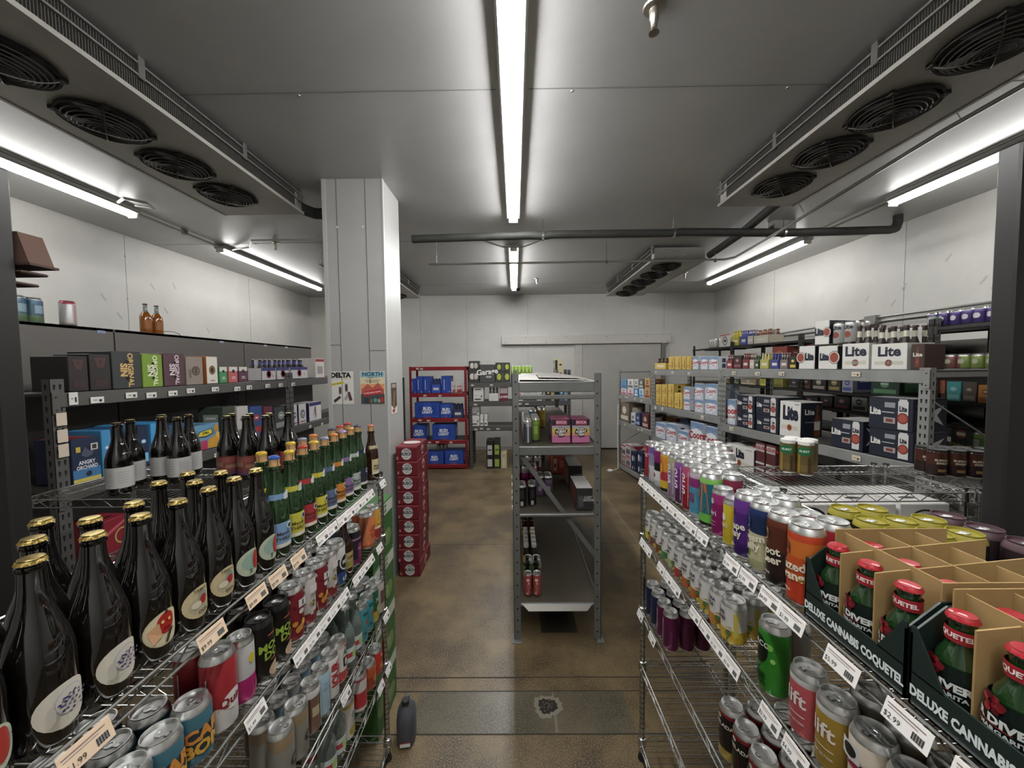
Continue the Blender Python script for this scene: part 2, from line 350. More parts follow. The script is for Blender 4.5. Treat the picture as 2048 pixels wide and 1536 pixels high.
# ---------------------------------------------------------------- ceiling lights
SIDE = .34
tube_m = mat('#f6f7f7', .4, emit=TUBE_POWER); tube_s = mat('#f8f7f4', .4, emit=TUBE_POWER*SIDE); hous_m = mat('#b6b5b1', .4)
def light(x, y0, y1, label, z=ZC, wd=.15, tw=.042):
    L = y1-y0; mb = MB().box(-wd/2, 0, -.05, wd/2, L, 0, hous_m, .012); mb.box(-wd/2-.02, .04, -.012, wd/2+.02, L-.04, -.001, hous_m)
    d = MB(); prof = []; n = 9; vs = []
    for y in (.02, L-.02): vs += [(tw*math.cos(PI+PI*i/(n-1)), y, -.048+1.05*tw*math.sin(PI+PI*i/(n-1))) for i in range(n)]
    d.add(vs, [(i, i+1, n+i+1, n+i) for i in range(n-1)] + [tuple(range(n)), tuple(range(2*n-1, n-1, -1)), (0, n, 2*n-1, n-1)], tube_m if abs(x) < 1 else tube_s, True)
    e = T('end_cap', MB().box(-tw-.004, 0, -.094, tw+.004, .02, -.045, WHITE, .004))
    T('strip_light', mb, [T('light_tube', d), e, (e, (0, L-.02, 0))]).put((x, y0, z), 0, label, 'ceiling light', 'long strip lights on the ceiling')
light(0, 1.35, 4.0, 'long white strip light over the aisle, nearest centre one'); light(0, 4.95, 7.5, 'strip light over the aisle behind the black crossing pipe')
light(-3.77, 1.2, 3.75, 'strip light near left wall, the nearer one cut by the black post'); light(-3.78, 4.83, 7.3, 'strip light near left wall, the farther one before the pillar')
light(3.67, 1.25, 3.72, 'strip light near right wall, the nearer one above the black post'); light(3.71, 4.8, 7.2, 'strip light near right wall, the farther one by the corner')
light(0, -1.3, 1.15, 'strip light over the aisle directly above the camera')
# ---------------------------------------------------------------- pipes and ceiling fittings
pipe_b = mat('#33332f', .7, noise=9, two='#2a2a27'); pipe_w = mat('#a9a79f', .35, .4)
def hanger(mb, x, y, z, r): mb.bar((x, y, z+r), (x, y, ZC), .004, CHROME, 5); mb.bar((x-.012, y, z), (x+.012, y, z), r+.006, CHROME, 12)
mb = MB().path([(-1.105, 4.13, 3.30), (.2, 4.13, 3.325), (.32, 4.13, 3.315), (.42, 4.13, 3.33), (1.7, 4.15, 3.335), (1.85, 4.15, 3.345), (3.0, 4.17, 3.33), (4.1, 4.17, 3.345), (4.17, 4.17, 3.36), (4.19, 4.17, 3.43), (4.19, 4.17, 3.5)], .043, pipe_b, 14)
t = T('insulated_pipe', mb, [T('pipe_hanger', (lambda m: (hanger(m, .32, 4.13, 3.315, .045), hanger(m, 1.745, 4.15, 3.337, .045), hanger(m, 2.95, 4.17, 3.33, .045), m)[-1])(MB()))])
t.put((0, 0, 0), 0, 'black insulated pipe crossing the room below the ceiling, elbow at right', 'pipe')
mb = MB().path([(-1.105, 4.9, 3.235), (2.72, 4.9, 3.25), (2.8, 4.8, 3.25), (2.75, 4.13, 3.255), (2.67, 2.4, 3.33), (2.6, -1.2, 3.36)], .014, pipe_w, 8)
h = MB(); [hanger(h, x, 4.9, 3.24, .015) for x in (-1.0, 1.2, 2.6)]; [h.bar((x, y, 3.32), (x-.12, y, ZC), .004, CHROME, 5) for x, y in ((2.74, 3.6), (2.67, 2.3))]
T('sprinkler_pipe', mb, [T('pipe_hanger', h)]).put((0, 0, 0), 0, 'thin pale pipe crossing the room then turning along the right side', 'pipe')
T('insulated_pipe', MB().path([(2.62, 5.07, 3.36), (2.62, 4.4, 3.40), (2.5, 3.6, 3.42), (2.5, 3.3, 3.42)], .045, pipe_b, 12)).put((0, 0, 0), 0, 'short black insulated pipe joining the two right cooling units', 'pipe')
T('copper_pipe', MB().path([(2.5, 3.3, 3.38), (2.5, -1.2, 3.38)], .018, mat('#75736c', .4, .3), 8)).put((0, 0, 0), 0, 'grey pipe beside the outer edge of the nearer right cooling unit', 'pipe')
T('insulated_pipe', MB().path([(-1.99, 3.46, 3.38), (-1.9, 3.62, 3.38), (-1.63, 3.66, 3.38)], .05, pipe_b, 12)).put((0, 0, 0), 0, 'short black insulated pipe from the nearer left cooling unit to the pillar', 'pipe')
T('conduit', MB().path([(-3.77, 3.78, 3.47), (-3.77, 4.8, 3.47)], .012, pipe_w, 8).box(-3.79, 4.3, 3.45, -3.75, 4.34, 3.5, riv_m)).put((0, 0, 0), 0, 'thin conduit linking the two left strip lights', 'conduit')
T('conduit', MB().path([(-3.6, 3.6, 3.47), (-3.45, 3.62, 3.45), (-3.4, 3.5, 3.45), (-3.5, 3.4, 3.45), (-3.66, 3.5, 3.46)], .012, pipe_w, 8)).put((0, 0, 0), 0, 'looped grey cable beside the far end of nearer left light', 'cable')
T('conduit', MB().path([(-3.7, 4.95, 3.47), (-3.4, 4.85, 3.47), (-3.2, 4.6, 3.47), (-1.65, 4.6, 3.47)], .012, pipe_w, 8)).put((0, 0, 0), 0, 'thin conduit from the farther left light towards the pillar', 'conduit')
T('conduit', MB().path([(-.55, 4.5, 3.46), (-.15, 4.9, 3.45), (-.09, 4.93, 3.45)], .011, pipe_w, 8)).put((0, 0, 0), 0, 'diagonal conduit meeting the farther centre light from the left', 'conduit')
T('conduit', MB().path([(.5, 4.5, 3.46), (.15, 4.9, 3.45), (.09, 4.93, 3.45)], .011, pipe_w, 8)).put((0, 0, 0), 0, 'diagonal conduit meeting the farther centre light from the right', 'conduit')
T('conduit', MB().path([(3.69, 3.75, 3.47), (3.7, 4.78, 3.47)], .012, pipe_w, 8)).put((0, 0, 0), 0, 'thin conduit linking the two right strip lights', 'conduit')
mb = MB(); mb.box(2.9, 4.25, 3.4, 3.15, 4.35, 3.5, mat('#8d8c88', .4), .005)
T('junction_box', mb).put((0, 0, 0), 0, 'small grey box on ceiling behind the black pipe at right', 'junction box')
T('control_box', MB().box(-2.05, 4.35, 3.28, -1.66, 4.5, 3.46, mat('#c9c7be', .5), .008).box(-1.84, 4.345, 3.36, -1.8, 4.35, 3.37, BLK)).put((0, 0, 0), 0, 'off-white control box on the ceiling just left of the pillar', 'control box')
def sprinkler(x, y, label, s=1.0):
    mb = MB(); mb.lathe([(.045*s, 0), (.042*s, -.008), (.02*s, -.012), (.018*s, -.05*s), (.014*s, -.055*s), (.012*s, -.085*s), (.006*s, -.09*s), (.004*s, -.1*s), (0, -.1*s)], mat('#a39d90', .3, .9), 16)
    d = MB(); d.lathe([(.02*s, -.1*s), (.022*s, -.102*s), (0, -.104*s)], mat('#a39d90', .3, .9), 12); d.bar((-.013*s, 0, -.06*s), (-.006*s, 0, -.1*s), .002*s, mat('#a39d90', .3, .9)); d.bar((.013*s, 0, -.06*s), (.006*s, 0, -.1*s), .002*s, mat('#a39d90', .3, .9))
    T('sprinkler', mb, [T('deflector', d)]).put((x, y, ZC), 0, label, 'sprinkler')
sprinkler(.64, 1.75, 'brass ceiling sprinkler head in front, right of the nearest centre light', 1.1)
sprinkler(.42, 6.9, 'small far ceiling sprinkler just right of the centre light end'); sprinkler(2.98, 6.6, 'small far ceiling sprinkler right of the far cooling unit'); sprinkler(-3.0, 4.75, 'small ceiling sprinkler left of the pillar')
T('ceiling_camera', MB().lathe([(.05, 0), (.05, -.02), (.035, -.05), (0, -.06)], mat('#2a2a2a', .3), 14)).put((.08, 7.75, ZC), 0, 'small dark dome camera by the far centre light end', 'camera')
T('ceiling_camera', MB().lathe([(.05, 0), (.05, -.02), (.035, -.05), (0, -.06)], mat('#d0cfca', .3), 14)).put((2.35, 7.9, ZC), 0, 'small pale dome camera near back wall, right of far cooling unit', 'camera')
# ---------------------------------------------------------------- cooling units under the ceiling
galv = mat('#aaa69d', .4, .4, two='#99958d', noise=2); dark_al = mat('#55524d', .5, .4); fan_m = mat('#403b36', .5, .5)
def fan_guard(r):
    g = MB()
    for k in range(9):
        q = r*(1-k*.105); z = -.05*(1-(q/r)**3)-.012; n = 28
        vs = []
        for i in range(n):
            a = 2*PI*i/n
            for j in range(4): b = PI/2*j; rr = q + .0035*math.cos(b); vs.append((rr*math.cos(a), rr*math.sin(a), z + .0035*math.sin(b)))
        g.add(vs, [(i*4+j, i*4+(j+1)%4, ((i+1)%n)*4+(j+1)%4, ((i+1)%n)*4+j) for i in range(n) for j in range(4)], fan_m, True)
    for i in range(4):
        a = PI/4+PI/2*i
        for k in range(5):
            q0, q1 = r*(1-k*.2), r*(1-(k+1)*.2); z = lambda q: -.05*(1-(q/r)**3)-.02
            g.bar((q0*math.cos(a), q0*math.sin(a), z(q0)), (q1*math.cos(a), q1*math.sin(a), z(q1)), .003, fan_m, 4)
        g.box(r*math.cos(a)-.02, r*math.sin(a)-.015, -.02, r*math.cos(a)+.02, r*math.sin(a)+.015, 0, fan_m)
    rim = MB(); rim.lathe([(r*1.04, 0), (r*1.04, -.016), (r*.98, -.016), (r*.95, -.001), (0, -.001)], mat('#24211e', .8), 28)
    bl = MB(); bl.lathe([(0, -.004), (.045, -.004), (.04, -.03), (0, -.034)], mat('#2d2a28', .5), 12)
    for i in range(4):
        a = PI/2*i+.4; ca, sa = math.cos(a), math.sin(a); P = lambda u, v, z: (u*ca-v*sa, u*sa+v*ca, z)
        bl.add([P(.04, -.02, -.008), (P(r*.9, -.07, -.006)), P(r*.92, .05, -.022), P(.04, .03, -.024)], [(0, 1, 2, 3)], mat('#4a4743', .4, .6))
    return T('fan_guard', g, [T('guard_ring', rim), T('fan_blade', bl)])
def cooler(x0, y0, wd, L, fans, r, label, inner=1, z0=3.3, z1=3.47):
    mb = MB().box(0, 0, 0, wd, L, .012, galv).box(.01, 0, .012, wd-.01, .1, z1-z0, galv, .006).box(.01, L-.1, .012, wd-.01, L, z1-z0, galv, .006).box(.02, .1, .012, wd-.02, L-.1, z1-z0, dark_al)
    kids = []
    c = MB(); side = wd if inner > 0 else 0; sg = 1 if inner > 0 else -1
    for i in range(int((L-.2)/.012)): y = .1+i*.012; c.box(side-sg*.02, y, .02, side-sg*.004, y+.002, z1-z0-.01, mat('#6f6c66', .4, .6))
    kids.append(T('coil_fins', c))
    b = MB()
    for dz in (.0, .06): b.box(side-.012, -.02, z1-z0-.012-dz, side+.012, L+.02, z1-z0-.002-dz, mat('#a6a5a1', .3, .8))
    for y in (.0, L-.06, L*.33, L*.66): b.box(side-.016, y, z1-z0-.08, side+.016, y+.035, ZC-z0, mat('#7d7b77', .35, .7), .003)
    b.box(-.01, 0, -.004, .012, L, .02, galv); b.box(wd-.012, 0, -.004, wd+.01, L, .02, galv)
    kids.append(T('mounting_rail', b)); fg = fan_guard(r)
    kids += [(fg, (wd*.47 if inner > 0 else wd*.42, f - y0, 0)) for f in fans]
    kids.append(T('terminal_box', MB().box(wd*.4, L, .03, wd*.55, L+.05, .1, mat('#4a4844', .5), .004)))
    T('cooling_unit', mb, kids).put((x0, y0, z0), 0, label, 'cooling unit')
cooler(-2.62, 1.22, .71, 2.22, (1.70, 2.145, 2.59, 3.03), .185, 'long ceiling cooling unit with four round fans, front left', 1)
cooler(1.83, 1.22, .66, 2.18, (1.70, 2.145, 2.56, 3.0), .185, 'long ceiling cooling unit with four round fans, front right', -1)
cooler(1.87, 5.08, .71, 2.55, (5.4, 5.87, 6.34, 6.81, 7.28), .19, 'far ceiling cooling unit with five round fans, back right', -1)
cooler(-2.62, 5.08, .71, 2.55, (5.4, 5.87, 6.34, 6.81, 7.28), .19, 'far ceiling cooling unit mostly hidden behind the pillar', 1)
# ---------------------------------------------------------------- steel racks and chrome wire shelving
steel = mat('#92928f', .42, .25, two='#868683', noise=5); dsteel = mat('#555452', .45, .3); bsteel = mat('#1f1d1c', .5, .2); redst = mat('#8e1c24', .4, .2)
deck_m = mat('#46413a', .6, two='#39352f', noise=3)
def rack_post(h, m, face=1, w_=.045, slots=True, holes=False, left=True):
    """angle post: a flange facing front and one facing sideways"""
    s_ = 1 if left else -1; mb = MB().box(0, 0, 0, s_*w_, .003, h, m).box(0, 0, 0, s_*.003, .04, h, m).box(0, 0, 0, s_*w_, .04, .004, m)
    z = .06
    while z < h-.03:
        if holes: mb.lathe([(.0, 0), (.006, .0), (0, .0005)], BLK, 8, (0, 0, 0)) if False else mb.bar((s_*w_*.55, -.0006, z), (s_*w_*.55, .0002, z), .006, mat('#0c0c0c', .9), 8)
        elif slots:
            for xx in (.3, .72):
                cx = s_*w_*xx; mb.add([(cx-.006, -.0006, z+.013), (cx+.006, -.0006, z+.013), (cx+.003, -.0006, z-.013), (cx-.003, -.0006, z-.013)], [(0, 1, 2, 3)], mat('#0c0c0c', .9))
            mb.add([(-s_*.0006, .015, z+.013), (-s_*.0006, .027, z+.013), (-s_*.0006, .024, z-.013), (-s_*.0006, .018, z-.013)], [(0, 1, 2, 3)], mat('#0c0c0c', .9))
        z += .055 if not holes else .0826
    return mb
def rack(fr, xs, D, hs, shelves, m, label, bm_=None, bh=.07, holes=False, post_m=None, brace=True, deck=None, pw=.045):
    """shelves: (bay index, top z of the beam)"""
    root = link('steel_rack', None, None, fr.o, fr.rz, label, 'rack'); bm_ = bm_ or m; pm = post_m or m
    for i, x in enumerate(xs):
        h = hs[i] if isinstance(hs, (list, tuple)) else hs
        lf = i == 0
        f = rack_post(h, pm, holes=holes, left=lf, w_=pw).mesh('post'); link('post', f, root, (x, 0, 0))
        if 0 < i < len(xs)-1: link('post', rack_post(h, pm, holes=holes, left=True, w_=pw).mesh('post'), root, (x+.002, 0, 0))
        link('post', f, root, (x + (0 if lf else 0), D, 0))
        if brace:
            b = MB(); z = .15; k = 0
            while z < h-.25: b.bar((x, .03, z if k % 2 else z+.3), (x, D-.03, z+.3 if k % 2 else z), .006, pm, 4); z += .3; k += 1
            for z in (.08, h-.06): b.box(x-.004, .02, z, x+.004, D-.0, z+.03, pm)
            link('side_brace', b.mesh('side_brace'), root)
    for bay, z in shelves:
        x0, x1 = xs[bay], xs[bay+1]
        for y, q in ((.0, -1), (D, 1)):
            b = MB().box(x0+.004, y-.006, z-bh, x1-.004, y+.012, z, bm_, .004).box(x0+.004, y-.002, z-bh*.45, x1-.004, y+.02, z-.012, bm_)
            for xx in (x0+.002, x1-.034):
                b.box(xx, y-.008, z-bh-.03, xx+.032, y-.004, z+.004, bm_)
                for zz in (z-.02, z-bh-.01): b.bar((xx+.016, y-.011, zz), (xx+.016, y-.008, zz), .005, mat('#3d3d3b', .5), 6)
            link('beam', b.mesh('beam'), root)
        d = MB().box(x0+.006, .012, z-.016, x1-.006, D-.004, z-.002, deck or deck_m)
        for xx in (x0+(x1-x0)*.33, x0+(x1-x0)*.66): d.box(xx-.02, .01, z-.04, xx+.02, D-.01, z-.017, bm_)
        link('shelf_deck', d.mesh('shelf_deck'), root)
    return root
def wire_rack(x0, y0, L, D, levels, h, rz, label, strip=None, pitch=.026, lvl_fine=()):
    root = link('wire_shelving', None, None, (x0, y0, 0), rz, label, 'wire shelving')
    p = MB(); p.bar((0, 0, .0), (0, 0, h), .0125, CHROME, 10); p.lathe([(.016, 0), (.02, .006), (.014, .03), (.0125, .04)], BLK, 10); p.lathe([(.013, h), (.013, h+.004), (0, h+.007)], BLK, 10)
    z = .06
    while z < h: p.lathe([(.0131, z), (.0131, z+.003)], mat('#6b6b69', .4, 1), 10); z += .0254
    pm = p.mesh('post')
    for a in (.013, L-.013):
        for b in (.013, D-.013): link('post', pm, root, (a, b, 0))
    s = MB(); r = .003
    for zz in (0, -.032):
        for a, b in (((0, 0), (L, 0)), ((0, D), (L, D)), ((0, 0), (0, D)), ((L, 0), (L, D))): s.bar((a[0], a[1], zz), (b[0], b[1], zz), r, CHROME, 6)
    def zig(p, q, n):
        p, q = Vector(p), Vector(q)
        for i in range(n):
            a = p.lerp(q, i/n); b = p.lerp(q, (i+1)/n); a.z = 0 if i % 2 else -.032; b.z = -.032 if i % 2 else 0; s.bar(a, b, .0018, CHROME, 4, caps=False)
    for y in (0, D): zig((.03, y, 0), (L-.03, y, 0), int(L/.045))
    for x in (0, L): zig((x, .03, 0), (x, D-.03, 0), int(D/.045))
    x = pitch
    while x < L-.01: s.bar((x, 0, 0), (x, D, 0), .0016, CHROME, 4, caps=False); x += pitch
    for y in (D*.3, D*.7): s.bar((0, y, -.006), (L, y, -.006), .003, CHROME, 5)
    for a in (.013, L-.013):
        for b in (.013, D-.013): s.lathe([(.0128, -.04), (.019, -.036), (.017, .004), (.0128, .006)], CHROME, 10, (a, b, 0))
    sm = s.mesh('wire_shelf')
    for z in levels: link('wire_shelf', sm, root, (0, 0, z))
    return root
LV = (1.385, 1.11, .753, .487, .105)
AX, BX = -.623, .582
frA = Fr(AX, -.10, PI/2)      # left aisle shelving, front faces +x, local x = world y + .10
frB = Fr(BX, 1.73, -PI/2)     # right aisle shelving, front faces -x, local x runs towards the camera
wire_rack(AX, -.10, 1.83, .457, LV, 1.41, PI/2, 'chrome wire shelving along the left of the aisle, full of bottles and cans')
wire_rack(BX, 1.73, 1.83, .457, LV, 1.41, -PI/2, 'chrome wire shelving along the right of the aisle, with cans and bottle crates')
wire_rack(-1.995, 1.455, .89, .44, (1.385, 1.0, .6, .105), 1.40, 0, 'chrome wire shelving behind left aisle shelving, with dark labelled bottles on top')
wire_rack(1.05, 1.455, .74, .40, (1.385, 1.05, .6, .105), 1.40, 0, 'chrome wire shelving behind right aisle shelving, gold cans on top')
wire_rack(1.81, 1.44, .76, .40, (1.385, 1.25, 1.0, .6, .105), 1.40, 0, 'chrome wire shelving at far right holding brown cans, beside black post')
csteel = mat('#6f706d', .42, .3, two='#656663', noise=5)
frC = Fr(-.022, 2.5, 0)
root = rack(frC, (0, .60), 2.44, 1.85, (), csteel, 'tall grey steel rack standing free in the middle of the aisle', holes=True, brace=False, pw=.046)
for z, h_ in ((1.795, .07), (1.356, .06), (.891, .02), (.262, .02)):
    for y in (0, 2.44): link('beam', MB().box(.046, y-.004, z-h_, .554, y+.02, z, csteel, .004).mesh('beam'), root)
    for x in (.0, .582): link('side_beam', MB().box(x+.002, .04, z-.06, x+.016, 2.42, z, csteel, .003).mesh('side_beam'), root)
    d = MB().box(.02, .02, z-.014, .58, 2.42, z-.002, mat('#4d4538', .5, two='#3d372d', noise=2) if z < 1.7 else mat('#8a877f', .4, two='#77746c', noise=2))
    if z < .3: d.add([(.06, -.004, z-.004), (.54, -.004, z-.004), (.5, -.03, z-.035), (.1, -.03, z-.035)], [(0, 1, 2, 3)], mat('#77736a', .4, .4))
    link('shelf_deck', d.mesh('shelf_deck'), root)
link('cross_bar', MB().box(.046, .0, 1.675, .554, .02, 1.705, csteel, .004).mesh('cross_bar'), root)
link('diagonal_brace', MB().slab((.03, .03, 1.33), (.57, .03, .58), .03, .006, csteel, (0, 1, 0)).mesh('diagonal_brace'), root)
link('diagonal_brace', MB().slab((.34, 1.2, .86), (.57, 1.2, .30), .025, .006, csteel, (0, 1, 0)).mesh('diagonal_brace'), root)
for x in (0, .60): link('foot_plate', MB().box(x-.03 if x else -.015, -.03, 0, x+.02 if x else .05, .06, .006, csteel, .002).mesh('foot_plate'), root)
T('flattened_carton', MB().add([(.05, .1, 1.806), (.5, .05, 1.80), (.58, 2.2, 1.80), (.1, 2.3, 1.812)], [(0, 1, 2, 3)], mat('#8f8b82', .6)).add([(.05, .1, 1.806), (.5, .05, 1.796), (.58, 2.2, 1.796), (.1, 2.3, 1.808)], [(0, 1, 2, 3)], mat('#8a857b', .6)).add([(.2, .3, 1.815), (.56, .2, 1.808), (.5, 2.0, 1.82), (.25, 1.6, 1.83)], [(0, 1, 2, 3)], mat('#6a6760', .6))).put(frC.o, 0, 'crumpled grey plastic sheet lying on top of the centre rack', 'sheet')
# racks along the right, slightly turned
frR = Fr(1.885, 6.79, math.atan2(-1, .154))
RX = (0, 1.205, 2.68, 4.52)
rack(frR, RX, .60, (1.82, 1.83, 1.85, 1.865), ((0, 1.38), (0, .905), (0, .12), (1, 1.835), (1, 1.31), (1, .83), (1, .12), (2, 1.85), (2, 1.245), (2, .80), (2, .12)), steel, 'long grey steel rack on the right, three bays loaded with beer cartons', bh=.085, brace=True, pw=.06)
# left rack and tall black shelving behind it
frL = Fr(-2.3, 1.82, PI/2)
rack(frL, (0, 1.955, 3.93), .52, 1.86, ((0, 1.79), (0, 1.30), (0, .8), (0, .12), (1, 1.79), (1, 1.30), (1, .8), (1, .12)), mat('#5e5c59', .42, .3), 'dark grey steel rack on the left holding spirit and beer cartons', bh=.075, brace=False, pw=.06)
T('black_shelving', MB().box(-3.5, .75, 0, -2.93, 5.33, 2.18, bsteel, .003), [T('back_panel', (lambda m: ([m.box(-2.93, y0, .02, -2.915, y1, 2.2, mat('#625d58', .5, .05), .002) for y0, y1 in ((.75, 2.70), (2.71, 4.0), (4.01, 5.33))], m)[-1])(MB())), T('top_panel', MB().box(-3.5, .75, 2.18, -2.915, 5.33, 2.2, mat('#474442', .5)))]).put((0, 0, 0), 0, 'tall black shelving with blank back panels behind the left rack', 'shelving')
for i, (y, c) in enumerate(((2.62, '#8f9ccf'), (3.7, '#b8bcd6'), (4.35, '#c9c9d0'), (4.75, '#c9c9d0'))):
    T('shelf_tag', MB().box(0, -.025, 0, .001, .025, .018, mat(c, .4)).box(.001, -.015, .006, .0014, .015, .01, mat('#5a5a6a'))).put((-2.914, y, 2.165), 0, f'small pale sticker on top edge of black panel, {ORD[i]} from the left', 'tag', 'stickers on the black panels')
# foreground black posts
for x0, x1, lab, zt in ((-2.05, -1.675, 'black metal post with slots at the left edge of the view', 2.57), (1.578, 2.0, 'thick black metal post at the right edge of the view', 2.585)):
    mb = MB().box(x0, 1.2, 0, x1, 1.26, zt, mat('#292726', .33, .3), .006)
    for i in range(34): mb.box((x0+x1)/2-.01, 1.1985, .2+i*.07, (x0+x1)/2+.004, 1.2, .235+i*.07, mat('#0d0d0d', .9))
    T('black_post', mb, [T('foot_plate', MB().box(x0-.03, 1.16, 0, x1+.03, 1.3, .008, bsteel))]).put((0, 0, 0), 0, lab, 'post')
mb = MB()
vs = [(-2.0, 1.27, 2.27), (-1.645, 1.27, 2.27), (-1.70, 1.285, 2.38), (-2.0, 1.285, 2.38)]; vs += [(x, y+.07, z) for x, y, z in vs]
mb.add(vs, [(0, 1, 2, 3), (7, 6, 5, 4), (0, 1, 5, 4), (1, 2, 6, 5), (2, 3, 7, 6), (3, 0, 4, 7)], mat('#54392d', .8)); mb.box(-2.0, 1.268, 2.262, -1.64, 1.35, 2.27, mat('#3f2b22', .8))
T('open_carton', mb).put((0, 0, 0), 0, 'brown cardboard tray sticking out beside the left black post', 'cardboard tray')
for k, (xr, z) in enumerate(((-1.665, 2.235), (-1.70, 2.20))):
    T('cardboard_sheet', MB().box(-2.0, 1.265, z, xr, 1.34, z+.010, mat('#4b382f', .8), .004)).put((0, 0, 0), 0, ('upper', 'lower')[k] + ' of two brown cardboard sheets under the tray by left post', 'cardboard sheet')
# right wall rack
frW = Fr(3.5, 7.35, -PI/2)
rack(frW, (0, 1.3, 2.75, 4.2, 5.65), .5, 2.26, [(b, z) for b in range(4) for z in (2.19, 1.84, 1.585, 1.40, 1.165, .75, .3)], mat('#2f2d2b', .4, .3), 'black rack along the right wall crowded with bottles and packs', bh=.03, brace=False, deck=mat('#4a4744', .4, .4))
T('steel_back_panel', MB().box(4.06, 1.7, 1.2, 4.075, 4.7, 2.1, mat('#a9a7a2', .22, 1))).put((0, 0, 0), 0, 'shiny steel sheet behind the right wall rack reflecting the lights', 'panel')
mb = MB().path([(4.43, 6.6, 2.39), (4.43, 5.7, 2.42), (4.43, 4.75, 2.45), (4.43, .5, 2.45)], .014, mat('#8b8984', .4, .5), 8).path([(4.43, 6.6, 2.36), (4.43, 5.2, 2.365), (4.43, 4.9, 2.34), (4.43, 4.75, 2.40), (4.43, .5, 2.40)], .012, mat('#8b8984', .4, .5), 8).box(4.39, 4.6, 2.37, 4.46, 4.75, 2.48, riv_m, .005)
T('conduit', mb).put((0, 0, 0), 0, 'pair of grey conduits with a box along the right wall', 'conduit')
# racks by the back wall
frD = Fr(-2.05, 6.85, 0)
rack(frD, (.10, 1.16), .48, 1.91, ((0, 1.91), (0, 1.42), (0, .956), (0, .545), (0, .09)), redst, 'red steel rack with blue beer cartons by the back wall', bh=.07, deck=mat('#35302b', .6), brace=False)
frE = Fr(-.855, 6.85, 0)
rack(frE, (0, 1.88), .50, (1.60, 1.83), ((0, 1.61), (0, 1.26), (0, .80)), dsteel, 'dark grey steel rack with white cartons by the back wall', bh=.09, brace=False, pw=.06)
T('black_post', MB().box(-2.08, 6.78, 0, -2.03, 6.83, 1.72, mat('#2f2e2c', .5), .004)).put((0, 0, 0), 0, 'thin black upright standing left of the red rack', 'post')
mb = MB().path([(1.86, 6.72, 1.2), (1.85, 6.71, .6), (1.86, 6.7, .03), (1.78, 6.66, .012), (1.70, 6.66, .012)], .008, WHITE, 6); mb.lathe([(.05, 0), (.05, .015), (.03, .025), (0, .025)], WHITE, 12, (1.70, 6.66, 0))
T('cable', mb).put((0, 0, 0), 0, 'white cable hanging to a plug on the floor by right rack end', 'cable')
# ---------------------------------------------------------------- price tags on the wire shelf edges
def tag_t(col, price):
    mb = MB(); mb.add([(-.033, -.004, 0), (.033, -.004, 0), (.033, .006, .030), (-.033, .006, .030), (-.033, -.003, 0), (.033, -.003, 0), (.033, .007, .030), (-.033, .007, .030)],
                      [(0, 1, 2, 3), (7, 6, 5, 4), (0, 1, 5, 4), (1, 2, 6, 5), (2, 3, 7, 6), (3, 0, 4, 7)], mat(col, .45))
    g = MB(); fn = lambda a, b, e: (a, -.004+b/3-e, b)
    g.text(fn, price, -.018, .008, .011, '#2c2a2a', .0006, .0); g.rect(fn, .018, .010, .016, .010, mat('#6d6b68', .6), .0005)
    for k in range(5): g.rect(fn, .011+k*.0035, .010, .0012, .010, '#1f1e1e', .0007)
    g.rect(fn, -.002, .024, .054, .0015, '#8a6f6a', .0006); g.rect(fn, -.006, .020, .044, .0012, '#99918b', .0006)
    return T('price_tag', mb, [T('printed_text', g.mesh('printed_text', False))])
TAN = [tag_t('#cdb295', '$9.99'), tag_t('#cbb093', '$11.99')]; WT = [tag_t('#d5d1cb', p) for p in ('$4.99', '$1.99', '$5.99', '$2.99')]
def tags(fr, ys, z, tl, where, yx=1, gname=''):
    for i, y in enumerate(sorted(ys)):
        tl[(i*5+int(y*10)) % len(tl)].put(fr.w(y, -.011, z-.034), fr.rz, f'price tag clipped to {where}, {ORD[i]} from the camera', 'price tag', gname)
la = lambda l: [y+.10 for y in l]; lb = lambda l: [1.73-y for y in l]
def rtags(fr, Ys, z, tl, where, gname):
    for i, y in enumerate(sorted(Ys)):
        tl[(i*3) % len(tl)].put(fr.w(1.73-y, -.011, z-.034), fr.rz, f'price tag clipped to {where}, {ORD[i]} from the camera', 'price tag', gname)
tags(frA, la((.40, .50, .72, .85, .93, 1.02)), LV[0], TAN, 'top left shelf edge, tan paper', gname='tan price tags on the top left shelf edge')
tags(frA, la((1.15, 1.215, 1.285, 1.35, 1.415, 1.48, 1.545, 1.69)), LV[0], WT, 'far half of top left shelf edge', gname='white price tags on the top left shelf edge')
tags(frA, la((.83, 1.015, 1.082, 1.149, 1.216, 1.283, 1.39, 1.457, 1.524, 1.63)), LV[1], WT, 'second left shelf edge', gname='price tags on the second left shelf edge')
tags(frA, la((1.27, 1.69)), LV[2], WT, 'third left shelf edge', gname='price tags on the third left shelf edge')
tags(frA, la((1.60, 1.70)), LV[3], WT, 'fourth left shelf edge', gname='price tags on the fourth left shelf edge')
rtags(frB, (1.68, 1.61, 1.54, 1.472, 1.404, 1.336, 1.268, 1.2, 1.13, .975, .905, .825, .758, .64, .53, .44), LV[0], WT, 'top right shelf edge', 'price tags on the top right shelf edge')
rtags(frB, (1.66, 1.59, 1.45, 1.38, 1.312, 1.17, 1.10, 1.033, .966, .817, .74), LV[1], WT, 'second right shelf edge', 'price tags on the second right shelf edge')
rtags(frB, (1.69, 1.54), LV[2], WT, 'third right shelf edge', 'price tags on the third right shelf edge')
clear = mat('#cfcdca', .15, trans=.85)
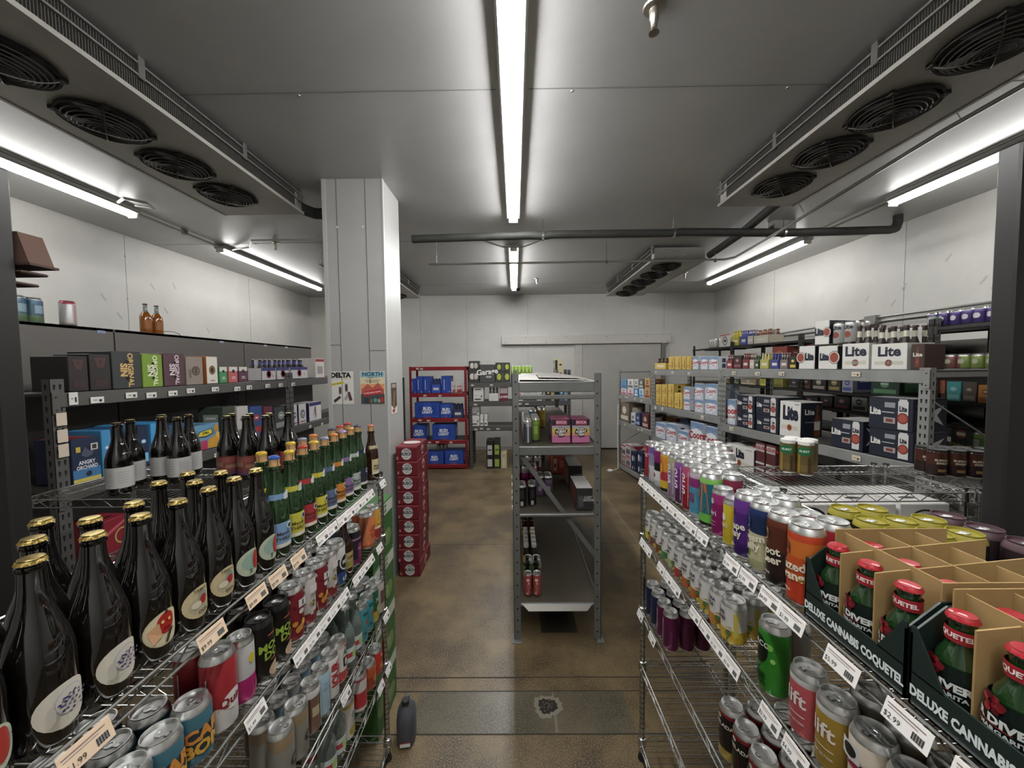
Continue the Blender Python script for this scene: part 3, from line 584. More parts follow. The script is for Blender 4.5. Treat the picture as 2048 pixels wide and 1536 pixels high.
# ---------------------------------------------------------------- bottles
def saison(labels, r=.036, h=.262, glass=DARKGLASS, cr=.0140, cap=GOLD):
    p = [(0, .004), (r*.6, .001), (r*.92, 0), (r, .008), (r, h*.44), (r*.96, h*.50), (r*.82, h*.58), (r*.62, h*.66), (r*.47, h*.74), (r*.40, h*.82), (r*.365, h*.92), (r*.42, h*.93), (r*.42, h*.95), (r*.37, h*.955), (r*.37, h*.985), (0, h*.985)]
    return bottle(p, glass, (cr, cap), labels, r)
def oval(x, z, c, a=.033, b=.031): return ('d', x, z, a, b, c)
lab1 = [oval(0, .052, '#d6cfbd'), ('d', .004, .056, .018, .019, '#b9b3c6'), ('d', .004, .056, .0165, .0175, '#d6cfbd')] + [('s', [(.002+q*math.sin(k*2.4)+a, .056+q*math.cos(k*2.4)+b) for a, b in ((-.0022, -.001), (.001, -.0018), (.0018, .001), (-.0008, .0016))], ('#4a4583', '#6b668f', '#37336a')[k % 3]) for k in range(26) for q in (.0027*math.sqrt(k+1),)] + [('r', .004, .026, .03, .0012, '#8f8776'), ('d', -.018, .05, .004, .013, '#c2bbaf')]
lab2 = [oval(0, .055, '#c7b98e'), oval(0, .055, '#d8c9a5', .031, .029), ('d', .000, .064, .015, .019, '#b5251f'), ('s', [(-.003, .08), (.001, .092), (.004, .08)], '#3c3a24'), ('d', -.006, .068, .0025, .003, '#e3c26b'), ('d', .005, .068, .0025, .003, '#e3c26b'), ('r', .0, .055, .011, .0018, '#4c120f'), ('s', [(-.004, .03), (.004, .05), (.012, .05), (.0, .028)], '#3b3a33'), ('s', [(-.028, .06), (-.012, .07), (-.008, .045), (-.02, .035)], '#dba57a')]
lab3 = [oval(0, .055, '#c9b98c'), ('d', -.006, .05, .017, .015, '#b8ad8a'), ('d', .004, .062, .011, .012, '#8c9a86'), ('d', .004, .058, .0075, .009, '#b52a2a'), ('d', -.01, .052, .009, .007, '#d8cfb4'), ('t', 'TAMULE', .0, .079, .008, '#4a4232'), ('t', 'DEBUT', .006, .036, .009, '#3d382c')]
lab4 = [oval(0, .057, '#b6bea3'), ('d', .003, .06, .026, .021, '#8fae9d'), ('s', [(-.03, .052), (.03, .062), (.03, .059), (-.03, .049)], '#b5493c'), ('d', .012, .06, .011, .022, '#b3322b'), ('t', 'S', -.004, .038, .014, '#3f3b30')]
B1, B2, B3, B4 = saison(lab1), saison(lab2), saison(lab3), saison(lab4)
front = [(.415, B4, 'pale green and red label'), (.49, B1, 'white label with blue print'), (.565, B1, 'white label with blue print'), (.638, B2, 'cream label with red fruit shape'), (.711, B3, 'cream floral label'), (.784, B3, 'cream floral label'), (.857, B4, 'pale green and red label'), (.930, B4, 'pale green and red label')]
for i, (y, t, d) in enumerate(front):
    t.put(frA.w(y+.10, .038, LV[0]+.004), frA.rz + random.uniform(-.1, .1), f'dark gold-capped bottle, {d}, {ORD[i]} from camera along shelf front', 'bottle', 'dark gold-capped bottles in the front row, top left shelf')
for i, (y, dx) in enumerate(((.475, .112), (.55, .114), (.625, .112), (.70, .113), (.835, .112), (.91, .112))):
    B1.put(frA.w(y+.10, dx, LV[0]+.004), frA.rz + 1.4, f'dark gold-capped bottle in second row of top left shelf, {ORD[i]} from camera', 'bottle', 'dark gold-capped bottles in the second row, top left shelf')
for i, y in enumerate((.62, .83, .905)):
    B1.put(frA.w(y+.10, .19, LV[0]+.004), frA.rz + 1.2, f'dark gold-capped bottle in third row of top left shelf, {ORD[i]} from camera', 'bottle', 'dark gold-capped bottles in the third row, top left shelf')
def grp(tmpls, fr, pts, z, desc, group, cat='bottle', rz=0, end='from the left'):
    for i, (x, y) in enumerate(pts): 
        t = tmpls[i % len(tmpls)]; t.put(fr.w(x, y, z), fr.rz+rz+random.uniform(-.08, .08), f'{desc}, {ORD[i]} {end}', cat, group)
frX = Fr(0, 0, 0)
LW = saison([('r', 0, .072, .17, .085, '#b5b3ae')] + [('r', -.02+(k % 2)*.045, .045+k*.0055, .034, .0012, '#8f8d88') for k in range(10)], r=.043, h=.30, cr=.0145)
LRd = saison([('r', 0, .070, .20, .085, '#7c3b36'), ('r', 0, .095, .20, .02, '#8a4a40'), ('r', -.03, .075, .05, .02, '#8c6a52'), ('r', .03, .065, .05, .016, '#8c6a52'), ('r', 0, .036, .20, .018, '#5c3b50')], r=.043, h=.30, cr=.0145, cap=mat('#c9b676', .35, 1))
W0 = [(-1.65, 1.52), (-1.69, 1.61), (-1.64, 1.70), (-1.72, 1.79), (-1.545, 1.68), (-1.585, 1.785)]
for i, p in enumerate(W0):
    LW.put((p[0], p[1], LV[0]+.004), .5, f'tall dark bottle with plain white text label, {ORD[i]} from left in its cluster', 'bottle', 'dark bottles with white labels on the left wire shelf')
W1 = [(-1.385, 1.80), (-1.345, 1.715), (-1.295, 1.80), (-1.255, 1.718), (-1.205, 1.805), (-1.165, 1.72)]
for i, p in enumerate(W1):
    LRd.put((p[0], p[1], LV[0]+.004), .3, f'tall dark bottle with dull red wrap label, {ORD[i]} in its cluster from left', 'bottle', 'dark bottles with red labels on the left wire shelf')
PK = saison([('r', 0, .072, .2, .085, '#c2564e'), ('r', .02, .05, .06, .03, '#d8a080')], r=.043, h=.30, cap=mat('#c9b676', .35, 1))
PK.put((-1.115, 1.81, LV[0]+.004), .3, 'tall dark bottle with bright coral wrap label beside the green bottles', 'bottle')
# corked green bottles
def corked(c1, c2, cork='#b98a55', wire=None, r=.0325, h=.25, glass=GREENGLASS):
    p = [(0, .003), (r*.9, 0), (r, .006), (r, h*.52), (r*.93, h*.60), (r*.72, h*.70), (r*.55, h*.78), (r*.47, h*.86), (r*.45, h*.95), (r*.52, h*.955), (r*.52, h*.985), (r*.42, h*.99), (0, h*.99)]
    mb = MB(); mb.lathe([(.0125, 0), (.0140, .006), (.0122, .012), (.0145, .024)], mat(cork, .8), 12); mb.lathe([(.0148, .024), (.0140, .029), (.010, .032), (0, .033)], mat(c2, .35, .6), 12)
    for k in range(4): a = PI/2*k; mb.bar((.0165*math.cos(a), .0165*math.sin(a), -.008), (.0145*math.cos(a), .0145*math.sin(a), .023), .0008, mat('#6b6350', .4, .8), 4)
    mb.lathe([(.0172, -.009), (.0172, -.0075)], mat('#6b6350', .4, .8), 12)
    items = [('r', 0, .062, .052, .068, c1), ('r', 0, .034, .046, .010, '#d9d2bf'), ('t', 'Mendo', 0, .066, .013, '#3a3226'), ('t', 'THIRST', 0, .052, .013, '#4a3f30'), ('d', .016, .084, .009, .009, '#d6d8cf'), ('d', .016, .084, .006, .006, '#39424a')]
    g = MB(); g.rect(cyl(r*.76), -.004, h*.655, .05, .021, PRINT(c1), .003, 8); g.disc(cyl(r*.76), .016, h*.66, .012, .015, PRINT('#d3d5d0'), .0036, 10)
    return bottle(p, glass, None, items, r, 'corked_bottle', extra=[(T('cork', mb), (0, 0, h*.97)), T('neck_label', g.mesh('neck_label', False))])
GC = [('#7b9fc9', '#2f57a8', 'light blue'), ('#c8bd3c', '#c9a52c', 'yellow'), ('#b3343a', '#b13a34', 'red'), ('#cdbf33', '#caa128', 'bright yellow'), ('#5a6b8e', '#7b8090', 'slate blue'), ('#cf7f2d', '#c9743a', 'orange'), ('#8a6a9c', '#9a7fb0', 'lilac'), ('#a9b3ae', '#c08a4a', 'pale grey'), ('#2e3350', '#4a4c60', 'navy')]
for i, ((c1, c2, nm), y) in enumerate(zip(GC, (1.00, 1.068, 1.136, 1.203, 1.270, 1.337, 1.404, 1.471, 1.538))):
    corked(c1, c2).put(frA.w(y+.10, .036, LV[0]+.004), frA.rz-.45, f'corked green bottle with {nm} label at front of top left shelf', 'bottle', 'corked green bottles on the top left shelf')
for i, (y, k) in enumerate(((1.05, 3), (1.19, 1), (1.257, 4), (1.325, 5), (1.46, 8), (1.53, 2), (1.60, 2))):
    corked(GC[k][0], GC[k][1]).put(frA.w(y+.10, .105, LV[0]+.004), frA.rz+.2, f'corked green bottle in second row behind the labelled ones, {ORD[i]} from camera', 'bottle', 'corked green bottles on the top left shelf')
corked('#c9b98a', '#c06a4a', glass=AMBER, r=.03, h=.226).put(frA.w(1.79, .04, LV[0]+.004), frA.rz-.3, 'dark brown corked bottle with cream label at far shelf end', 'bottle')
# ---------------------------------------------------------------- cans on the left shelves
SIL = '#b9b9b6'
def crack(c, n=10, seed=3, z0=.02, z1=.13):
    rd = random.Random(seed); return [('d', rd.uniform(-.09, .09), rd.uniform(z0, z1), rd.uniform(.004, .010), rd.uniform(.004, .010), c[k % len(c)]) for k in range(n)]
TEAL = can([(0, '#3e6c7b')], [('r', 0, .05, .2, .05, '#2d3a3c'), ('t', 'CARB', 0, .064, .034, '#d98c3a', .05), ('t', 'BOMB', 0, .036, .034, '#d9a33a', .05)], h=.122)
QRK = can([(0, '#d3d0ce'), (.06, '#a82a30')], [('s', [(-.03, .05), (.03, .06), (.035, .10), (-.03, .085)], '#a82a30'), ('d', -.0, .066, .024, .020, '#ddd8d4'), ('t', 'Quirk', .0, .066, .026, '#8f2026', .03), ('r', -.05, .07, .003, .12, '#d8d5d2')], h=.175)
PNK = can([(0, '#b5206a'), (.062, SIL)], [('s', [(-.09, .06), (-.05, .085), (-.03, .07), (0, .088), (.02, .068), (.05, .09), (.09, .06)], '#b5206a'), ('d', .0, .105, .009, .011, '#d8c22c'), ('r', .02, .035, .025, .02, '#c44a86')], h=.157, r=.029)
BLKC = can([(0, '#14110f'), (.135, '#0c0b0a')], [('r', .006, .115, .04, .003, '#c4624a'), ('t', 'MOON\nDOG', .006, .075, .026, '#8fae3a', .04), ('d', .01, .022, .024, .018, '#c9a888'), ('r', .006, .05, .03, .003, '#b5503a')], h=.157, lid=mat('#1a1817', .35))
GRF = can([(0, '#5e1f22'), (.012, '#7d1f28')], crack(['#c98a3a', '#d9a84a', '#5c1a1c'], 16, 2, .02, .06) + crack(['#d8d0c8', '#54171c', '#d2cbc4'], 18, 5, .075, .13) + [('t', 'chainy', .02, .02, .013, '#e2dccf', .04), ('r', -.005, .115, .02, .022, '#d5d2cd'), ('t', '1', -.005, .115, .018, '#2c2b2b', .03)], h=.16)
GRW = can([(0, '#8e2b30'), (.04, '#bdb7b0')], crack(['#7d1c22', '#a13a30', '#8f9a3a', '#c9bfae'], 26, 9, .03, .13) + [('r', -.01, .115, .02, .024, '#d5d2cd')], h=.16)
BIER = can([(0, '#2b4a86'), (.05, '#20242c'), (.10, '#c6c5c1')], [('d', 0, .085, .026, .03, '#d0cfcb'), ('d', 0, .085, .021, .025, '#22252c'), ('t', 'BIER', 0, .085, .016, '#d8d6d1', .04), ('t', 'LITE', 0, .025, .017, '#e4e2dc', .04)], h=.16)
MAG = can([(0, '#6e2350'), (.03, '#262029')], [('r', 0, .06, .035, .06, '#862a5e'), ('t', 'HAZY', 0, .07, .014, '#d3a2bf', .03), ('r', 0, .11, .2, .008, '#9b6a86')], h=.157)
BLU = can([(0, '#4c7ea6'), (.08, '#7fa9c6')], [('t', 'ALE', 0, .08, .03, '#dfe6ea', .03)], h=.157)
ORG = can([(0, '#b65a35'), (.02, '#cc7043')], [('d', 0, .07, .028, .032, '#d9834e'), ('d', 0, .07, .024, .028, '#c4522f'), ('s', [(-.02, .06), (0, .1), (.02, .06)], '#dd8b52'), ('r', 0, .07, .05, .003, '#dd9a66')], h=.157)
YEL = can([(0, '#a5362c'), (.055, '#c9902a')], [('t', 'S', 0, .11, .03, '#efe3c8', .04), ('r', 0, .06, .2, .01, '#d9cdb8'), ('d', 0, .085, .02, .012, '#d9a83a')], h=.157)
DLB = can([(0, '#26221f')], [('r', 0, .09, .03, .04, '#c9c5bd'), ('t', 'XX', 0, .09, .018, '#2a2522', .04)], h=.157)
lng = lambda gl, cap, items, r=.0305, h=.228, nm='beer_bottle', nn=.43: bottle([(0, .003), (r*.9, 0), (r, .005), (r, h*.50), (r*.92, h*.57), (r*.62, h*.66), (r*nn, h*.74), (r*nn*.96, h*.92), (r*nn*1.05, h*.93), (r*nn, h*.985), (0, h*.985)], gl, (.0138, cap), items, r, nm)
AMB = lng(AMBER, mat('#c9b030', .4, .6), [('r', 0, .06, .12, .06, '#b39a6a'), ('r', 0, .045, .12, .02, '#8f8a3c'), ('t', 'ORCH', 0, .07, .015, '#3a2a1a')])
def seq(fr, items, d, z, where, group, cat='can', rz=0, fx=None):
    for i, (y, t, desc) in enumerate(items):
        x = fx(y); t.put(fr.w(x, d, z+.003), fr.rz+rz+random.uniform(-.12, .12), f'{desc}, {ORD[i]} from camera {where}', 'bottle' if t.name == 'beer_bottle' else cat, group)
fa = lambda y: y+.10; fb = lambda y: 1.73-y
G2 = 'drinks on the second left shelf'
seq(frA, [(.52, TEAL, 'teal can with orange letters'), (.59, TEAL, 'teal can with orange letters'), (.65, TEAL, 'teal can with orange letters'), (.717, TEAL, 'teal can with orange letters'), (.785, QRK, 'tall red over white can'), (.850, PNK, 'slim silver and magenta can'), (.915, BLKC, 'black can with black lid'), (.982, BLKC, 'black can with black lid'), (1.05, GRF, 'tall maroon can with gold splashes'), (1.118, GRW, 'white and maroon graffiti can'), (1.186, GRF, 'tall maroon can with gold splashes'), (1.254, GRW, 'white and maroon graffiti can'), (1.322, BIER, 'white black and blue beer can'), (1.39, AMB, 'brown bottle with yellow cap'), (1.457, MAG, 'dark can with magenta panel'), (1.605, ORG, 'orange can with round fruit print'), (1.68, YEL, 'yellow over red can')], .038, LV[1], 'in front row, second left shelf', G2, fx=fa)
seq(frA, [(.56, TEAL, 'teal can'), (.63, TEAL, 'teal can'), (.70, TEAL, 'teal can'), (.80, QRK, 'tall red over white can'), (.95, BLKC, 'black can with black lid'), (1.02, BLKC, 'black can with black lid'), (1.09, DLB, 'dark can with white tag'), (1.16, GRF, 'maroon graffiti can'), (1.23, GRF, 'maroon graffiti can'), (1.30, DLB, 'dark can with white tag'), (1.46, BLU, 'light blue can'), (1.54, BLU, 'light blue can'), (1.62, ORG, 'orange can')], .108, LV[1], 'in second row, second left shelf', G2, fx=fa)
seq(frA, [(.60, TEAL, 'teal can'), (.67, TEAL, 'teal can'), (.95, BLKC, 'black can'), (1.02, BLKC, 'black can'), (1.09, DLB, 'dark can'), (1.20, DLB, 'dark can'), (1.27, DLB, 'dark can')], .178, LV[1], 'in third row, second left shelf', G2, fx=fa)
NIN = can([(0, '#5d4236'), (.12, '#cfcdca')], [('r', -.012, .065, .03, .11, '#7a5a48'), ('r', .022, .065, .03, .12, '#d2d0cc'), ('t', '9', .02, .10, .034, '#1d1b1b', .04), ('s', [(.01, .03), (.036, .055), (.036, .04), (.02, .025)], '#7c9a52'), ('r', -.012, .075, .022, .03, '#b8ab86')], h=.16, r=.029)
LBL = can([(0, '#9dbccb')], [('t', 'PRAIRIE', 0, .105, .011, '#6f8ea0', .01), ('t', 'GOLD', 0, .088, .016, '#6f8ea0', .01), ('r', .02, .06, .02, .04, '#abc8d4')], h=.16, r=.029)
JOU = can([(0, '#d9d6d2')], [('t', 'JOUR\nRED', .004, .085, .036, '#b32a30', .05, 90), ('r', -.05, .08, .02, .12, '#cfcbc6')], h=.16, r=.029)
PIN = can([(0, '#c4453f'), (.045, '#d3d0ca'), (.13, '#b5a7a0')], [('s', [(-.012, .1), (-.004, .125), (.0, .11), (.008, .128), (.010, .11), (.02, .118), (.008, .095)], '#3f7a4c'), ('t', 'D', .004, .075, .05, '#26241f', .01), ('r', .012, .133, .03, .010, '#b92f38')], h=.16, r=.029)
GRO = can([(0, '#8a877e'), (.11, '#8f7a5c')], [('t', 'C', 0, .06, .04, '#3c3a36', .05)], h=.16, r=.033)
CAS = can([(0, '#3d8b93')], [('t', 'Casa', 0, .12, .02, '#172f38', .03), ('d', 0, .08, .009, .010, '#b5463c'), ('d', .008, .045, .006, .006, '#c46a4a'), ('d', -.012, .04, .006, .006, '#235a64')], h=.16, r=.029)
DTE = can([(0, '#1e3b38'), (.10, '#2b5a50')], [('t', 'B', 0, .1, .02, '#c8cfc8', .03)], h=.16, r=.029)
GRN = can([(0, '#b3a03a'), (.05, '#1f5a41')], [('t', 'XIII', 0, .10, .025, '#d9d3a2', .03), ('d', 0, .06, .014, .014, '#c7b54a')], h=.16, r=.029)
SLV = can([(0, '#b1aa9f')], [('r', 0, .08, .04, .06, '#6b4b46')], h=.16)
CLR = mat('#9fb0a8', .06, trans=.75)
def clearb(cap, lc): return lng(CLR, mat(cap, .4, .3), [('r', 0, .055, .10, .055, '#c2cccb'), ('r', 0, .055, .10, .018, lc), ('d', 0, .055, .014, .014, '#a9c86a')], h=.235)
CL1, CL2 = clearb('#c9c9c2', '#b93a44'), clearb('#a3262c', '#b93a44')
G3 = 'drinks on the third left shelf'
seq(frA, [(.98, GRO, 'grey can with amber top'), (1.05, GRO, 'grey can with amber top'), (1.125, NIN, 'slim brown and white can'), (1.187, LBL, 'slim pale blue can'), (1.25, JOU, 'slim white can with red vertical letters'), (1.313, PIN, 'slim white red leaf can'), (1.38, CL1, 'clear glass bottle, silver cap'), (1.445, CL1, 'clear glass bottle, silver cap'), (1.51, CAS, 'slim turquoise can'), (1.573, CAS, 'slim turquoise can'), (1.635, GRN, 'slim green and yellow can'), (1.695, SLV, 'silver and brown can')], .036, LV[2], 'in front row, third left shelf', G3, fx=fa)
seq(frA, [(1.0, GRO, 'grey can with amber top'), (1.07, LBL, 'slim pale blue can'), (1.135, NIN, 'slim brown and white can'), (1.197, LBL, 'slim pale blue can'), (1.26, LBL, 'slim pale blue can'), (1.322, PIN, 'slim white and red can'), (1.385, CL2, 'clear bottle, red cap'), (1.45, CL2, 'clear bottle, red cap'), (1.51, DTE, 'slim dark green can'), (1.573, DTE, 'slim dark green can'), (1.635, GRN, 'slim green can'), (1.695, ORG, 'orange can')], .10, LV[2], 'in second row, third left shelf', G3, fx=fa)
seq(frA, [(1.06, NIN, 'slim brown and white can'), (1.12, NIN, 'slim brown and white can'), (1.19, LBL, 'slim pale blue can'), (1.26, DTE, 'dark can'), (1.32, PIN, 'slim white can'), (1.39, DTE, 'slim dark green can'), (1.45, DTE, 'slim dark green can'), (1.52, DTE, 'slim dark green can'), (1.60, DTE, 'slim dark green can')], .164, LV[2], 'in third row, third left shelf', G3, fx=fa)
YRM = can([(0, '#cfcdc6'), (.13, '#b89a3c')], [('d', 0, .035, .022, .018, '#a8973e'), ('d', 0, .095, .012, .012, '#8f8f8a'), ('t', 'K', .008, .07, .03, '#6a6a66', .02)], h=.157)
RWB = can([(0, '#cfc8c8'), (.02, '#b82f38'), (.085, '#c9c4c4'), (.132, '#b0434c')], [('s', [(-.01, .02), (.03, .02), (.034, .065), (.015, .045)], '#2a4a8e')], h=.157)
RDC = can([(0, '#a8341f'), (.02, '#bf3428')], [('d', 0, .04, .02, .014, '#c9872c'), ('t', 'W', 0, .085, .02, '#e9e3da', .03)], h=.122)
ORC = can([(0, '#9a3b1e'), (.06, '#b5502a')], [('d', 0, .05, .02, .02, '#c97a3c'), ('t', 'A', 0, .09, .016, '#e4d6c0', .03)], h=.122)
G4 = 'drinks on the fourth left shelf'
seq(frA, [(1.22, CL1, 'clear glass bottle'), (1.29, CL1, 'clear glass bottle'), (1.36, YRM, 'white can with gold rim band'), (1.48, RWB, 'white red and blue can'), (1.58, ORC, 'short orange-brown can'), (1.66, RDC, 'short red can')], .04, LV[3], 'in front row, fourth left shelf', G4, fx=fa)
seq(frA, [(1.25, CL1, 'clear glass bottle'), (1.40, YRM, 'white can with gold rim band'), (1.48, SLV, 'silver can'), (1.58, ORC, 'short orange-brown can'), (1.66, ORC, 'short orange-brown can')], .112, LV[3], 'in second row, fourth left shelf', G4, fx=fa)
grc = carton(.30, .30, .29, '#2f5e28', f=[('r', .5, .5, .8, .7, '#39682e'), ('t', 'SIZZ', .5, .5, .3, '#d9dccf', .04)], side=[('d', .3, .5, .3, .2, '#5c7a3e'), ('d', .7, .3, .2, .16, '#6b7f4a'), ('r', .5, .86, .98, .22, '#b9bdad'), ('t', 'SIZZ', .5, .86, .18, '#2e5a2a', .03), ('r', .5, .5, .02, .98, '#b3b8a6'), ('d', .5, .35, .2, .1, '#6f9a4c')], name='drink_carton')
for i in range(4): grc.put((-.86, 1.79, .004+i*.295), 0, f'green and white drink carton standing beyond the left shelving, {ORD[i]} from floor', 'carton', 'green cartons at the far end of left shelving')
for k, y in enumerate((1.53, 1.62)): T('water_bottle', (lambda m: m.lathe([(0, 0), (.03, 0), (.031, .02), (.029, .08), (.031, .14), (.014, .18), (.013, .19)], mat('#b9bfc2', .1, trans=.6), 14))(MB()), [T('bottle_cap', MB().lathe([(.015, .19), (.015, .207), (0, .207)], WHITE, 12))]).put(frA.w(y+.1, .18, LV[3]+.003), 0, ('nearer', 'farther')[k] + ' of two small white-capped plastic bottles on fourth left shelf', 'bottle')
# grey jug on the floor
mb = MB(); rings = []; vs = []; n = 20
for z, a, b, dy in ((0, .040, .062, 0), (.006, .046, .070, 0), (.10, .047, .072, 0), (.135, .045, .066, 0), (.165, .034, .048, -.006), (.182, .02, .024, -.018), (.19, .015, .015, -.022), (.20, .015, .015, -.022)):
    for i in range(n):
        t = 2*PI*i/n; cx = math.copysign(abs(math.cos(t))**.7, math.cos(t)); sy = math.copysign(abs(math.sin(t))**.7, math.sin(t)); vs.append((a*cx, dy + b*sy, z))
mb.add(vs, [(k*n+i, k*n+(i+1)%n, (k+1)*n+(i+1)%n, (k+1)*n+i) for k in range(7) for i in range(n)] + [tuple(range(n-1, -1, -1)), tuple(range(7*n, 8*n))], mat('#43454c', .4), True)
hd = MB().path([(0, .01, .175), (0, .045, .178), (0, .058, .16), (0, .064, .12)], .009, mat('#4b4d55', .4), 8)
cp = MB().lathe([(.019, 0), (.019, .02), (.016, .023), (0, .023)], mat('#1b1a19', .5), 14)
T('jug', mb, [T('jug_handle', hd), (T('screw_cap', cp), (0, -.022, .195)), T('paper_label', MB().box(-.025, -.0722, .012, .025, -.0712, .03, WHITE).box(-.025, -.0724, .03, .025, -.0712, .034, '#a83a35').mesh('paper_label'))]).put((-.575, 1.83, .003), .15, 'dark grey plastic jug with black cap on the floor by left shelving', 'jug')
# ---------------------------------------------------------------- right aisle shelving: crates with small green bottles
kraft = mat('#a3834f', .7, two='#967645', noise=6); dgrn = mat('#142420', .45)
bd = [('r', 0, .048, .085, .080, '#12201c')] + [('d', -.004+q*math.sin(k*2.4), .081+q*math.cos(k*2.4), .0045, .0042, ('#a51f2b', '#5e0f18', '#b82a36', '#7d1620')[k % 4]) for k in range(14) for q in (.0028*math.sqrt(k),)] + [('t', 'BAR DIVER', -.002, .062, .0145, '#d9dcd8', .05), ('t', 'THC MARGARITA', -.002, .050, .008, '#c8ccc8', .04), ('r', 0, .056, .03, .001, '#b3303a'), ('r', 0, .02, .05, .012, '#5b2a22')]
r = .0275; hb = .160
nk = MB(); nk.rect(cyl(.0155), 0, hb*.80, .095, .018, PRINT('#b32430'), .0012, 24); nk.text(cyl(.0155), 'COQUETEL', 0, hb*.80, .0095, '#e3cfc9', .0018, .04, cut=.003)
BAR = bottle([(0, .003), (r*.9, 0), (r, .005), (r, hb*.42), (r*.98, hb*.5), (r*.85, hb*.6), (r*.6, hb*.68), (r*.5, hb*.73), (r*.48, hb*.9), (r*.55, hb*.91), (r*.5, hb*.98), (0, hb*.98)], GREENGLASS, (.0155, REDCAP), bd, r, 'soda_bottle', extra=[T('neck_label', nk.mesh('neck_label', False))])
def crate(y0, y1, label, bot, tag):
    x0, x1 = fb(y1), fb(y0); L = x1-x0; D = .28; z = LV[0]+.003; n = 3; kids = []
    mb = MB().box(0, 0, 0, L, D, .003, dgrn).box(0, 0, 0, L, .003, .052, dgrn).box(0, D-.003, 0, L, D, .12, kraft)
    for x in (0, L-.003):
        q = x+.003; vs = [(x, 0, 0), (x, D, 0), (x, D, .15), (x, .05, .15), (x, .0, .11)]; vs += [(q, b, c) for a, b, c in vs]
        mb.add(vs, [(0, 1, 2, 3, 4), (9, 8, 7, 6, 5)] + [(i, (i+1) % 5, 5+(i+1) % 5, 5+i) for i in range(5)], kraft if False else dgrn)
    for s_, x in ((1, .0), (-1, L)):  # sloping front corners
        vs = [(x, 0, .05), (x+s_*.045, 0, .05), (x+s_*.006, 0, .12), (x, 0, .12)]; vs += [(a, .003, c) for a, b, c in vs]
        mb.add(vs, [(0, 1, 2, 3), (7, 6, 5, 4), (0, 1, 5, 4), (1, 2, 6, 5), (2, 3, 7, 6), (3, 0, 4, 7)], dgrn)
    g = MB(); g.text(lambda a, b, e: (a, -e, b), 'DELUXE CANNABIS COQUETEL', L/2, .024, .0205, '#d4dcda', .0008, .05, sx=.66)
    kids.append(T('printed_text', g.mesh('printed_text', False)))
    for k in range(1, n):
        x = L*k/n; dv = MB(); vs = [(x, .012, .004), (x, D-.004, .004), (x, D-.004, .185), (x, .012, .16)]; vs += [(a+.0025, b, c) for a, b, c in vs]
        dv.add(vs, [(0, 1, 2, 3), (7, 6, 5, 4), (0, 1, 5, 4), (1, 2, 6, 5), (2, 3, 7, 6), (3, 0, 4, 7)], kraft); kids.append(T('cardboard_divider', dv))
    for k in range(1, 4):
        y = D*k/4; kids.append(T('cardboard_divider', MB().box(.004, y, .004, L-.004, y+.0025, .172, kraft)))
    for x in (.0035, L-.006): kids.append(T('side_liner', MB().box(x, .055, .004, x+.0025, D-.004, .178, kraft)))
    T('bottle_crate', mb, kids).put(frB.w(x0, .006, z), frB.rz, label, 'crate', 'open bottle crates on the top right shelf')
    for i, (row, col) in enumerate(bot):
        BAR.put(frB.w(x0+L*(col+.5)/n, .006+.036+.068*row, z+.003), frB.rz-.12, f'small green red-capped bottle in the {tag} crate, {("front", "second")[row]} row, {("farthest", "middle", "nearest")[col]} cell', 'bottle', 'small green bottles with red caps')
crate(.549, .745, 'open dark green cardboard crate with kraft dividers, the farther one', ((0, 0), (0, 1), (0, 2), (1, 0), (1, 1), (1, 2)), 'farther')
crate(.347, .543, 'open dark green cardboard crate with kraft dividers, nearest the camera', ((0, 0), (0, 1), (0, 2), (1, 0), (1, 1), (1, 2)), 'nearer')
# tall cans on the top right shelf
hexs = lambda c, d_: [('s', [(-.032, .128), (-.018, .136), (-.004, .128), (-.004, .108), (-.018, .100), (-.032, .108)], d_), ('s', [(-.030, .127), (-.018, .134), (-.006, .127), (-.006, .109), (-.018, .102), (-.030, .109)], c), ('s', [(-.028, .112), (-.018, .128), (-.008, .112)], d_)]
def soda(b, t1, t2, hx, tc='#e8dfc8', more=()): return can(b, list(more) + hexs(hx, '#26303a') + [('t', t1, -.004, .082, .025, tc, .03, 8), ('t', t2, .0, .062, .025, tc, .03, 8), ('t', 'SODA', -.008, .03, .007, tc, .03)], h=.172)
S_OR = soda([(0, '#b3271b'), (.012, '#c43a1c'), (.055, '#cf8a1e'), (.065, '#c94f1e'), (.105, '#cf6a22'), (.14, '#c8401f')], 'Blazed', 'Orange', '#a33b3b')
S_RB = soda([(0, '#1d1512'), (.03, '#2a1a15'), (.085, '#57281b'), (.14, '#6a3322')], 'Root', 'Beer', '#b08050')
S_CR = soda([(0, '#a8a47a'), (.03, '#bdb68c'), (.095, '#1b2c52'), (.14, '#20356a')], 'Cream', 'Jelly', '#4b7fb0', more=[('s', [(-.03, .02), (-.02, .045), (-.016, .044), (-.024, .02)], '#4f7f3a'), ('s', [(-.018, .02), (-.008, .05), (-.004, .048), (-.012, .02)], '#6b9a4a')])
S_GR = soda([(0, '#3a1a63'), (.04, '#4b2478'), (.12, '#6a3390')], 'Grape', 'Ray', '#8a5ab0')
YMI = can([(0, '#c9b020')], [('d', -.004, .08, .010, .011, '#d9d9d4'), ('t', 'miri', -.004, .058, .02, '#e6e0cf', .01)], h=.135, r=.029)
MMI = can([(0, '#8e1a63'), (.1, '#9e2a72')], [('d', .0, .105, .008, .009, '#c9c4c8'), ('t', 'miri', 0, .07, .022, '#e6d6df', .01), ('r', 0, .045, .03, .002, '#c58fb0'), ('r', 0, .035, .03, .002, '#c58fb0')], h=.145, r=.030)
